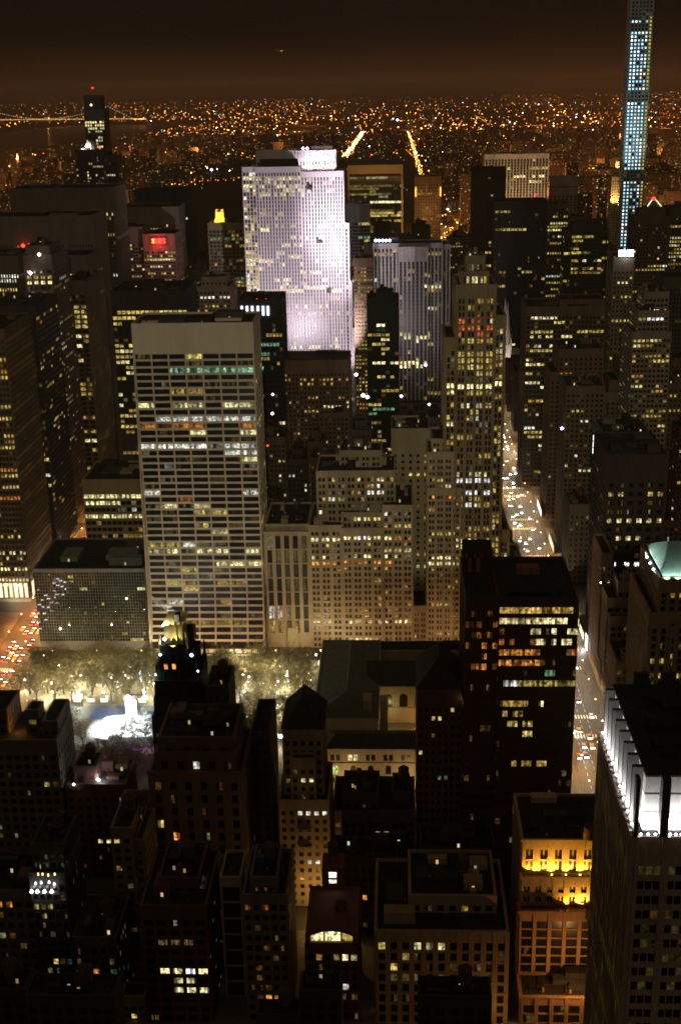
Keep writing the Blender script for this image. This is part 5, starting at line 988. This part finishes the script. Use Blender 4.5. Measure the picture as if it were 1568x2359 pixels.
for x, y in pool:
    k = rnd.choice((0,0,1,1,2)); c_ = cars[k]
    if k not in used: used.add(k); c_.location = (x,y,.02)
    else: dup(c_, (x,y,.02), rnd.uniform(-.02,.02))
    if rnd.random() < .3: light('SPOT', 'headlight_beam', (x, y-2.6, .8), 2600, (.9,.93,1), target=(x, y-20, -.6), deg=60, blend=.8, radius=.15)
RC = [car_proto('car', 'dark car with red tail lights heading up the red lit avenue', 'dark cars on the red lit avenue', (.05,.04,.04), HL, emitm('taillight_big', (1,.05,.02), 16)), car_proto('car', 'yellow taxi with red tail lights heading up the red lit avenue', 'yellow taxis on the red lit avenue', (.55,.35,.03), HL, emitm('taillight_big', (1,.05,.02), 16))]
used = set()
for ln in (-232.5, -229, -225.4, -221.5):
    y = 570+rnd.uniform(0,10)
    while y < 900:
        k = rnd.choice((0,0,1)); c_ = RC[k]
        if k not in used: used.add(k); c_.location = (ln,y,.02); c_.rotation_euler = (0,0,math.pi)
        else: dup(c_, (ln,y,.02), math.pi)
        y += rnd.choice((8,10,14,22))

# shop fronts and lobbies throwing light on the pavements
for i, (y0, y1, z1, c_, k_) in enumerate(((684.6,692.5,9.5,(.95,.95,1),6),(700,716,5,(1,.8,.5),2.2),(720,744,5.5,(1,.72,.4),1.6),(770,790,5,(1,.85,.6),2.2),(796,815,6,(.9,.95,1),2.6),(850,880,6,(1,.75,.42),1.8),(930,960,6,(1,.9,.7),2.4),(1010,1040,9,(.9,.95,1),3),(1100,1125,12,(.95,.97,1),3.4))):
    t = thing('shop_front', 'glaring white shop front just right of the bronze glass tower' if i == 0 else 'lit shop front along the right pavement of the bright avenue', 'shop front', (110.6,(y0+y1)/2,.15), None if i == 0 else 'shop fronts along the bright avenue')
    n_ = max(2, int((y1-y0)/3)); w_ = (y1-y0)/n_
    for k in range(n_):
        m = MB(); a = y0+k*w_; m.quad((110.6,a+w_*.93,.8),(110.6,a+w_*.05,.8),(110.6,a+w_*.05,z1),(110.6,a+w_*.93,z1), dimmed(k_*rnd.uniform(.5,1.2), c_)); m.build('shop_window', GLOW, t)
    m = MB(); m.box(110.65,110.98,y0,y1,.15,z1+.6,True); m.build('shop_frame', SLATE, t)
    light('POINT', 'shop_light', (108.4,(y0+y1)/2,3), 900*k_, c_, radius=.3)
m = MB()
for k in range(16): y = 772+k*3.5; m.quad((-240.55,y,.8),(-240.55,y+2.2,.8),(-240.55,y+2.2,11),(-240.55,y,11), dimmed(rnd.uniform(.7,1.3), (1.7,1.45,.9)))
for k in range(6): x = -262+k*3.4; m.quad((x,769.3,.8),(x+2.2,769.3,.8),(x+2.2,769.3,11),(x,769.3,11), dimmed(rnd.uniform(.7,1.3), (1.5,1.3,.8)))
m.build('lobby', GLOW, GOLDW)
light('POINT', 'lobby_light', (-237, 790, 6), 9000, (1,.8,.5), radius=.4); light('POINT', 'lobby_light', (-250, 765, 6), 6000, (1,.8,.5), radius=.4)
# ================================================================== LOW BLOCKS BETWEEN THE LANDMARKS
def free(x0, x1, y0, y1):
    return all(x1 <= a or x0 >= b or y1 <= c or y0 >= d for a, b, c, d in ALL)
def seen(x0, x1, y, z):
    a = pix((x0,y,z)); b = pix((x1,y,z)); return b[0] > -30 and a[0] < 1600 and a[1] < 2420
FILL = [ # x range, y range, height range, lot width, lit, label, group
 ((-213,81), (276,330), (14,26), (10,18), .03, 'dark low loft on the near unlit blocks at the bottom', 'dark lofts on the near blocks'),
 ((-213,34), (361,441), (14,30), (10,18), .03, 'dark low loft on the unlit blocks below the park', 'dark lofts below the park'),
 ((-213,24), (441,500), (20,42), (10,18), .03, 'dark loft in the unlit row facing the park', 'dark lofts facing the park'),
 ((-155,16), (768,826), (28,62), (12,22), .04, 'dark low building among unlit roofs behind the pale office row', 'unlit roofs behind the pale office row'),
 ((-155,26), (844,907), (28,74), (12,22), .05, 'dark building among the unlit roofs before the flooded lilac tower', 'unlit roofs before the flooded lilac tower'),
 ((-150,50), (925,988), (34,84), (12,24), .06, 'dark mid height building among roofs before the flooded lilac tower', 'unlit roofs before the flooded lilac tower'),
 ((-36,60), (1086,1150), (30,60), (14,24), .08, 'dark building at the foot of the pale grey slab', 'dark buildings at the foot of the pale grey slab'),
 ((56,80), (760,1300), (16,34), (12,24), .06, 'narrow building on the left side of the bright avenue', 'buildings left of the bright avenue'),
 ((112,160), (690,780), (16,40), (10,18), .07, 'low brown building on the right side of the bright avenue', 'low buildings right of the bright avenue'),
 ((112,150), (790,925), (24,60), (10,20), .07, 'brown building on the right side of the bright avenue', 'low buildings right of the bright avenue'),
 ((112,230), (1060,1300), (40,90), (14,26), .09, 'brown mid height building far up the bright avenue', 'buildings far up the bright avenue'),
 ((150,236), (560,930), (30,95), (14,26), .06, 'dim brown building east of the bright avenue', 'dim buildings east of the bright avenue'),
 ((200,420), (940,1240), (60,130), (18,30), .12, 'dim tower with scattered windows at the right', 'dim towers at the right'),
 ((262,520), (1260,1900), (50,130), (20,34), .14, 'distant tower with scattered lit windows right of the white ribbed slab', 'distant towers right of the white ribbed slab'),
 ((-60,236), (1410,1640), (60,135), (18,32), .10, 'distant dim tower between the orange framed slab and the black tower', 'distant towers in the middle'),
 ((-30,250), (1650,1790), (60,150), (18,32), .10, 'distant dim tower before the white ribbed slab', 'distant towers in the middle'),
 ((-420,-150), (1500,1960), (50,140), (18,32), .10, 'distant dim tower before the park at left', 'distant towers before the park at left'),
 ((-230,-60), (1310,1480), (50,110), (18,30), .07, 'distant dim building behind the flooded lilac tower', 'distant buildings behind the flooded tower'),
 ((-212,-150), (905,1320), (40,100), (18,30), .10, 'dim building between the black glass tower and the lilac slab', 'dim buildings left of the lilac slab'),
 ((-420,-262), (930,1080), (60,120), (20,30), .08, 'dim tower at the left edge between ribbed slabs', 'dim towers at the left edge'),
 ((262,560), (1960,2300), (50,120), (20,34), .16, 'distant apartment tower on the right skyline', 'apartment towers on the right skyline'),
]
WC = [(.10,.07,.045), (.13,.09,.055), (.08,.065,.05), (.16,.12,.08), (.09,.05,.038), (.12,.11,.095)]
for (xa, xb), (ya, yb), (ha, hb), (wa, wb), lit, lab, grp in FILL:
    y = ya
    while y < yb-14:
        d = min(rnd.uniform(22,30), yb-y); x = xa
        while x < xb-7:
            wd = rnd.uniform(wa, wb)
            if x+wd > xb: wd = xb-x
            for n in range(34, 62):
                if y < st_y(n)+8 and y+d > st_y(n)-8: break
            else: n = None
            if n is None and wd > 6:
                x0, x1, y0, y1 = x+.3, x+wd-.3, y, y+d-.5
                z1 = rnd.uniform(ha, hb)
                if free(x0-.6, x1+.6, y0-.6, y1+.6) and seen(x0, x1, y0, z1):
                    bld('city_building', lab, [('m', x0, x1, y0, y1, 0, z1)] + ([('m', x0+wd*.2, x1-wd*.25, y0+d*.3, y1-d*.2, z1, z1+rnd.uniform(3,7), dict(lit=0))] if rnd.random() < .6 and wd > 10 else []), 'building', grp,
                        wall=rnd.choice(WC), fh=3.8, bw=3.3, pw=rnd.uniform(.35,.55), sh=rnd.uniform(.4,.55), lit=lit*rnd.choice((.3,1,1,1.8)), nx=1, pd=.3, mix=rnd.choice(('office','home','gold','cool')), dim=.12, mul=.9, top=rnd.uniform(2,6), minpx=99, tank=(y0 < 1000 and rnd.random() < .4 and wd > 9))
            x += wd+rnd.choice((0,0,.5))
        y += d
# ================================================================== THE FAR CITY
BRK = mat('far_masonry', (.10,.075,.055), .9, .3, .02)
far_n = 0
rf = random.Random(21)
def far_block(m, x, y, w_, d, h, p, wall=0):
    m.box(x, x+w_, y, y+d, 0, h, False, wall)
    s_ = max(2.2, y*.00062); f = max(3.2, y*.0011)
    for face in ('S', 'W' if x > 0 else 'E'):
        L = w_ if face == 'S' else d
        nx_, nz_ = max(1, int(L/(s_*1.9))), max(1, int(h/f))
        for i in range(nx_):
            for j in range(nz_):
                if rf.random() < p:
                    c = litc(rf.choice(('warm','warm','deep','org','org','pale','warm','org')), rf.choice((.2,.4,.7,1.1)))
                    u = (i+.5)*L/nx_; z = (j+.45)*h/nz_
                    if face == 'S': m.quad((x+u-s_/2,y-.1,z-s_*.4),(x+u+s_/2,y-.1,z-s_*.4),(x+u+s_/2,y-.1,z+s_*.4),(x+u-s_/2,y-.1,z+s_*.4), c, 1)
                    else:
                        X = x-.1 if face == 'W' else x+w_+.1
                        m.quad((X,y+u-s_/2,z-s_*.4),(X,y+u+s_/2,z-s_*.4),(X,y+u+s_/2,z+s_*.4),(X,y+u-s_/2,z+s_*.4), c, 1)
BIG = MB()
zones = [((90,1500),(2060,6100),'apartment block on the dark east side beyond the white ribbed slab','distant blocks on the east side'),
         ((-1900,-770),(2000,6100),'apartment block on the west side left of the dark park','distant blocks west of the dark park'),
         ((-1900,1700),(6200,9000),'low apartment block beyond the dark park','distant blocks beyond the dark park')]
cand = []
for zi, ((xa, xb), (ya, yb), lab, grp) in enumerate(zones):
    y = ya
    while y < yb:
        x = xa
        while x < xb:
            wd = rf.uniform(26,60)
            ok_ = not (x < -203 and x+wd > -269 and y > 6100) and not (x < 122 and x+wd > 72)
            if rf.random() < .62 and ok_:
                h = rf.choice((18,22,28,40,48,60,90)) if zi < 2 else rf.choice((14,16,20,24,40,55))
                if zi == 0 and y < 3600 and rf.random() < .25: h = rf.uniform(80,130)
                if seen(x, x+wd, y, h) and pix((x,y,0))[0] < 1590 and pix((x+wd,y,0))[0] > -20: cand.append((y, x, wd, rf.uniform(20,40), h, zi))
            x += wd+rf.choice((3,8,20))
        y += 80.5
cand.sort(key=lambda c: -(c[2]*c[4])/(c[0]**2))
for i, (y, x, wd, d, h, zi) in enumerate(cand):
    p = (.17 if zi < 2 else .15)
    if i < 240:
        m = MB(); far_block(m, x, y, wd, d, h, p); o = m.build('apartment_block', [BRK, GLOW]); o.location = (0,0,0)
        tag(o, zones[zi][2], 'apartment block', zones[zi][3])
    else: far_block(BIG, x, y, wd, d, h, p)
if BIG.f: tag(BIG.build('distant_city_blocks', [BRK, GLOW]), 'mass of small far apartment blocks reaching to the horizon', 'city blocks', kind='stuff')
from mathutils import noise
# street lamps of the far city
m = MB()
SC_ = [(1,.26,.025)]*11+[(1,.42,.08)]*5+[(1,.8,.42)]*1+[(1,.08,.03)]+[(.8,1,.9)]+[(.75,.85,1.1)]
def far_lamp(x, y, z, s_, c=None, k=1):
    c = c or rf.choice(SC_); m.octa(x, y, z, s_*(.7+y*.00036), tuple(v*k for v in c))
def park_(x, y): return -760 < x < 80 and 2040 < y < 6130
for i in range(15000):
    t_ = rf.random()
    dep = .0072+.14*t_**1.4; y = CH/dep
    half = y*.31
    x = rf.uniform(-half*1.15, half)
    if park_(x, y) and rf.random() < .985: continue
    if -3900 < x < -1950 and y < 14000: continue
    if y < 1500: continue
    if rf.random() > .3+1.5*max(0, noise.noise((x/(300+y*.05), y/(500+y*.16), 3.1))+.12): continue
    # lamps gather along streets
    if rf.random() < .6: y = round(y/161)*161+rf.uniform(-6,6)
    fade = math.exp(-y/17000)
    far_lamp(x, y, rf.uniform(8,26), rf.uniform(.55,1.1), None, min(9, math.exp(rf.gauss(-.2,1.0)))*fade*10)
for i in range(110):                                     # longer bright streets and estates
    dep = rf.uniform(.012,.075); y = CH/dep; x = rf.uniform(-y*.3, y*.3)
    if park_(x, y) or (-3900 < x < -1950): continue
    a = rf.uniform(-.5,.5)+rf.choice((0,1.57)); c = rf.choice(SC_[:15])
    for k in range(rf.randint(5,16)): 
        st = y*.006*k
        far_lamp(x+math.cos(a)*st, y+math.sin(a)*st*3, 12, rf.uniform(.6,1.1), c, rf.uniform(1.5,6)*math.exp(-y/16000))
for k in range(210):                                    # two avenues running north beyond the park
    y = 6250+k*17; far_lamp(-236+rf.uniform(-14,14), y, 10, rf.uniform(.7,1.2), rf.choice(((1,.62,.2),(1,.8,.45),(1,.5,.12))), rf.uniform(3,8))
for k in range(150):
    y = 4250+k*36; far_lamp(97+rf.uniform(-8,8), y, 10, rf.uniform(.6,1.1), rf.choice(((1,.5,.14),(1,.62,.2),(1,.36,.06))), rf.uniform(2.5,6))
for k in range(22): far_lamp(rf.uniform(-700,60), rf.uniform(2300,6000), 9, .6, (1,.95,.7), rf.uniform(.4,1.2))
for px, py, c, k, s_ in ((487,390,(.8,.85,1.3),6,2.2),(500,388,(.9,1,.9),3,1.2),(915,275,(.5,.8,1.4),5,2.6),(905,272,(.9,1,1),4,1.6),(1326,295,(1,.15,.03),5,3.2),(1322,297,(1,.4,.08),5,3),(1174,280,(1,1,.9),5,1.5),(1185,283,(1,.95,.8),5,1.5),(1160,287,(1,.7,.4),4,1.5),(1210,305,(.8,.85,1.2),5,1.4),(1240,306,(.8,.85,1.2),5,1.4),(1267,310,(.9,.9,1.2),5,1.3),(1295,306,(1,.9,.9),4,1.2),(1372,308,(.9,.7,1.2),5,1.6),(1212,238,(.9,.95,1.1),4,1.3),(1240,239,(.9,.95,1.1),5,1.3),(1268,241,(.9,.95,1.1),4,1.3),(1233,338,(.8,.9,1.2),5,1.2),(560,300,(1,.9,.6),3,1.4),(700,322,(1,.9,.6),4,1.3)):
    x, y = atz(px, py, 15); far_lamp(x, y, 15, s_, c, k*1.2)
for i in range(130):                                    # glow of the brighter far streets on the ground and walls round them
    dep = .012+.12*rf.random()**1.3; y = CH/dep; x = rf.uniform(-y*.32, y*.3)
    if park_(x, y) or (-3900 < x < -1950) or y < 2100: continue
    light('POINT', 'street_glow', (x, y, 45), rf.uniform(2e5, 7e5)*(y/6000)**.7, (1, .36, .08), radius=1)
tag(m.build('distant_street_lamps', GLOW), 'thousands of orange and white street lights reaching to the horizon', 'street lights', kind='stuff')
# the far bridge over the dark river
A, B = Vector((-4500,14350,58)), Vector((-2650,13480,58)); dirv = (B-A).normalized()
br = thing('suspension_bridge', 'far suspension bridge strung with lights over the dark river at left', 'bridge', tuple(A))
nrm = Vector((-dirv.y, dirv.x, 0))*14
def P_(t, z, o=0): q = A+(B-A)*t+nrm*o; return (q.x, q.y, z)
m = MB(); m.quad(P_(0,58,-1),P_(1,58,-1),P_(1,58,1),P_(0,58,1)); m.quad(P_(0,52,-1),P_(1,52,-1),P_(1,58,-1),P_(0,58,-1)); m.build('deck', STEEL, br)
for t_ in (.02, .84):
    m = MB()
    for o in (-1,1): q = A+(B-A)*t_+nrm*o; m.box(q.x-9,q.x+9,q.y-9,q.y+9,0,184)
    q = A+(B-A)*t_; m.box(q.x-12,q.x+12,q.y-13,q.y+13,170,184,True); m.box(q.x-12,q.x+12,q.y-13,q.y+13,62,70,True); m.build('tower', STEEL, br)
def cab(t):
    if t <= .84: return 66+(184-66)*((t-.43)/.41)**2
    return max(58, 184-126*(t-.84)/.16)
m = MB()
for o in (-1,1):
    for k in range(60): m.bar(P_(k/60,cab(k/60),o), P_((k+1)/60,cab((k+1)/60),o), 1, 1, 4)
m.build('cable', STEEL, br)
m = MB()
for k in range(72): t_ = k/71; q = P_(t_, cab(t_)+2, -1); m.octa(*q, 4.2, dimmed(rf.uniform(.8,1.8), (1,1,.72)))
m.build('cable_lamps', GLOW, br, 'stuff')
m = MB()
for k in range(150): q = P_(k/149, 62, -1.05); m.octa(*q, 5.5, dimmed(rf.uniform(.8,2.6), (1,.46,.10)))
for k in range(12): q = P_(1+k/150, 58, -1.05); m.octa(*q, 6, dimmed(rf.uniform(1.5,5), (1,.62,.15)))
m.build('deck_lamps', GLOW, br, 'stuff')
# a plane in the night sky
x, z = at(645, 115, 6000)
pl = thing('airliner', 'tiny airliner with an orange landing light in the night sky', 'airplane', (x,6000,z))
m = MB(); m.bar((x-16,6000,z),(x+16,6000,z),1.9,1.7,8); m.bar((x+16,6000,z),(x+20,6000,z),1.7,.2,8); m.bar((x-16,6000,z),(x-21,6000,z+1.5),1.7,.3,8); m.build('fuselage', mat('plane_white', (.6,.6,.6), .4, 0), pl)
m = MB(); m.poly([(x+3,6000,z-.6),(x-5,6016,z),(x-8,6016,z),(x-3,6000,z-.6)]); m.poly([(x+3,6000,z-.6),(x-5,5984,z),(x-8,5984,z),(x-3,6000,z-.6)]); m.build('wing', mat('plane_white', (.6,.6,.6), .4, 0), pl)
m = MB(); m.poly([(x-16,6000,z+1),(x-20,6000,z+7),(x-22,6000,z+7),(x-21,6000,z+1)]); m.build('tail_fin', mat('plane_white', (.6,.6,.6), .4, 0), pl)
m = MB(); m.octa(x+6, 5996, z-2, 2.6, (1.6,.8,.25)); m.build('landing_light', GLOW, pl)

# ================================================================== HAZE
hm = bpy.data.materials.new('haze'); hm.use_nodes = True; n_ = hm.node_tree; n_.nodes.remove(n_.nodes['Principled BSDF'])
pv = n_.nodes.new('ShaderNodeVolumePrincipled'); pv.inputs['Color'].default_value = (.97,.82,.66,1); pv.inputs['Density'].default_value = 3.0e-5
n_.links.new(pv.outputs[0], n_.nodes['Material Output'].inputs['Volume'])
m = MB(); m.box(-60500, 60500, -3500, 90500, -1, 500, True); tag(m.build('haze', hm), 'thin night haze over the whole city', 'haze', kind='stuff')
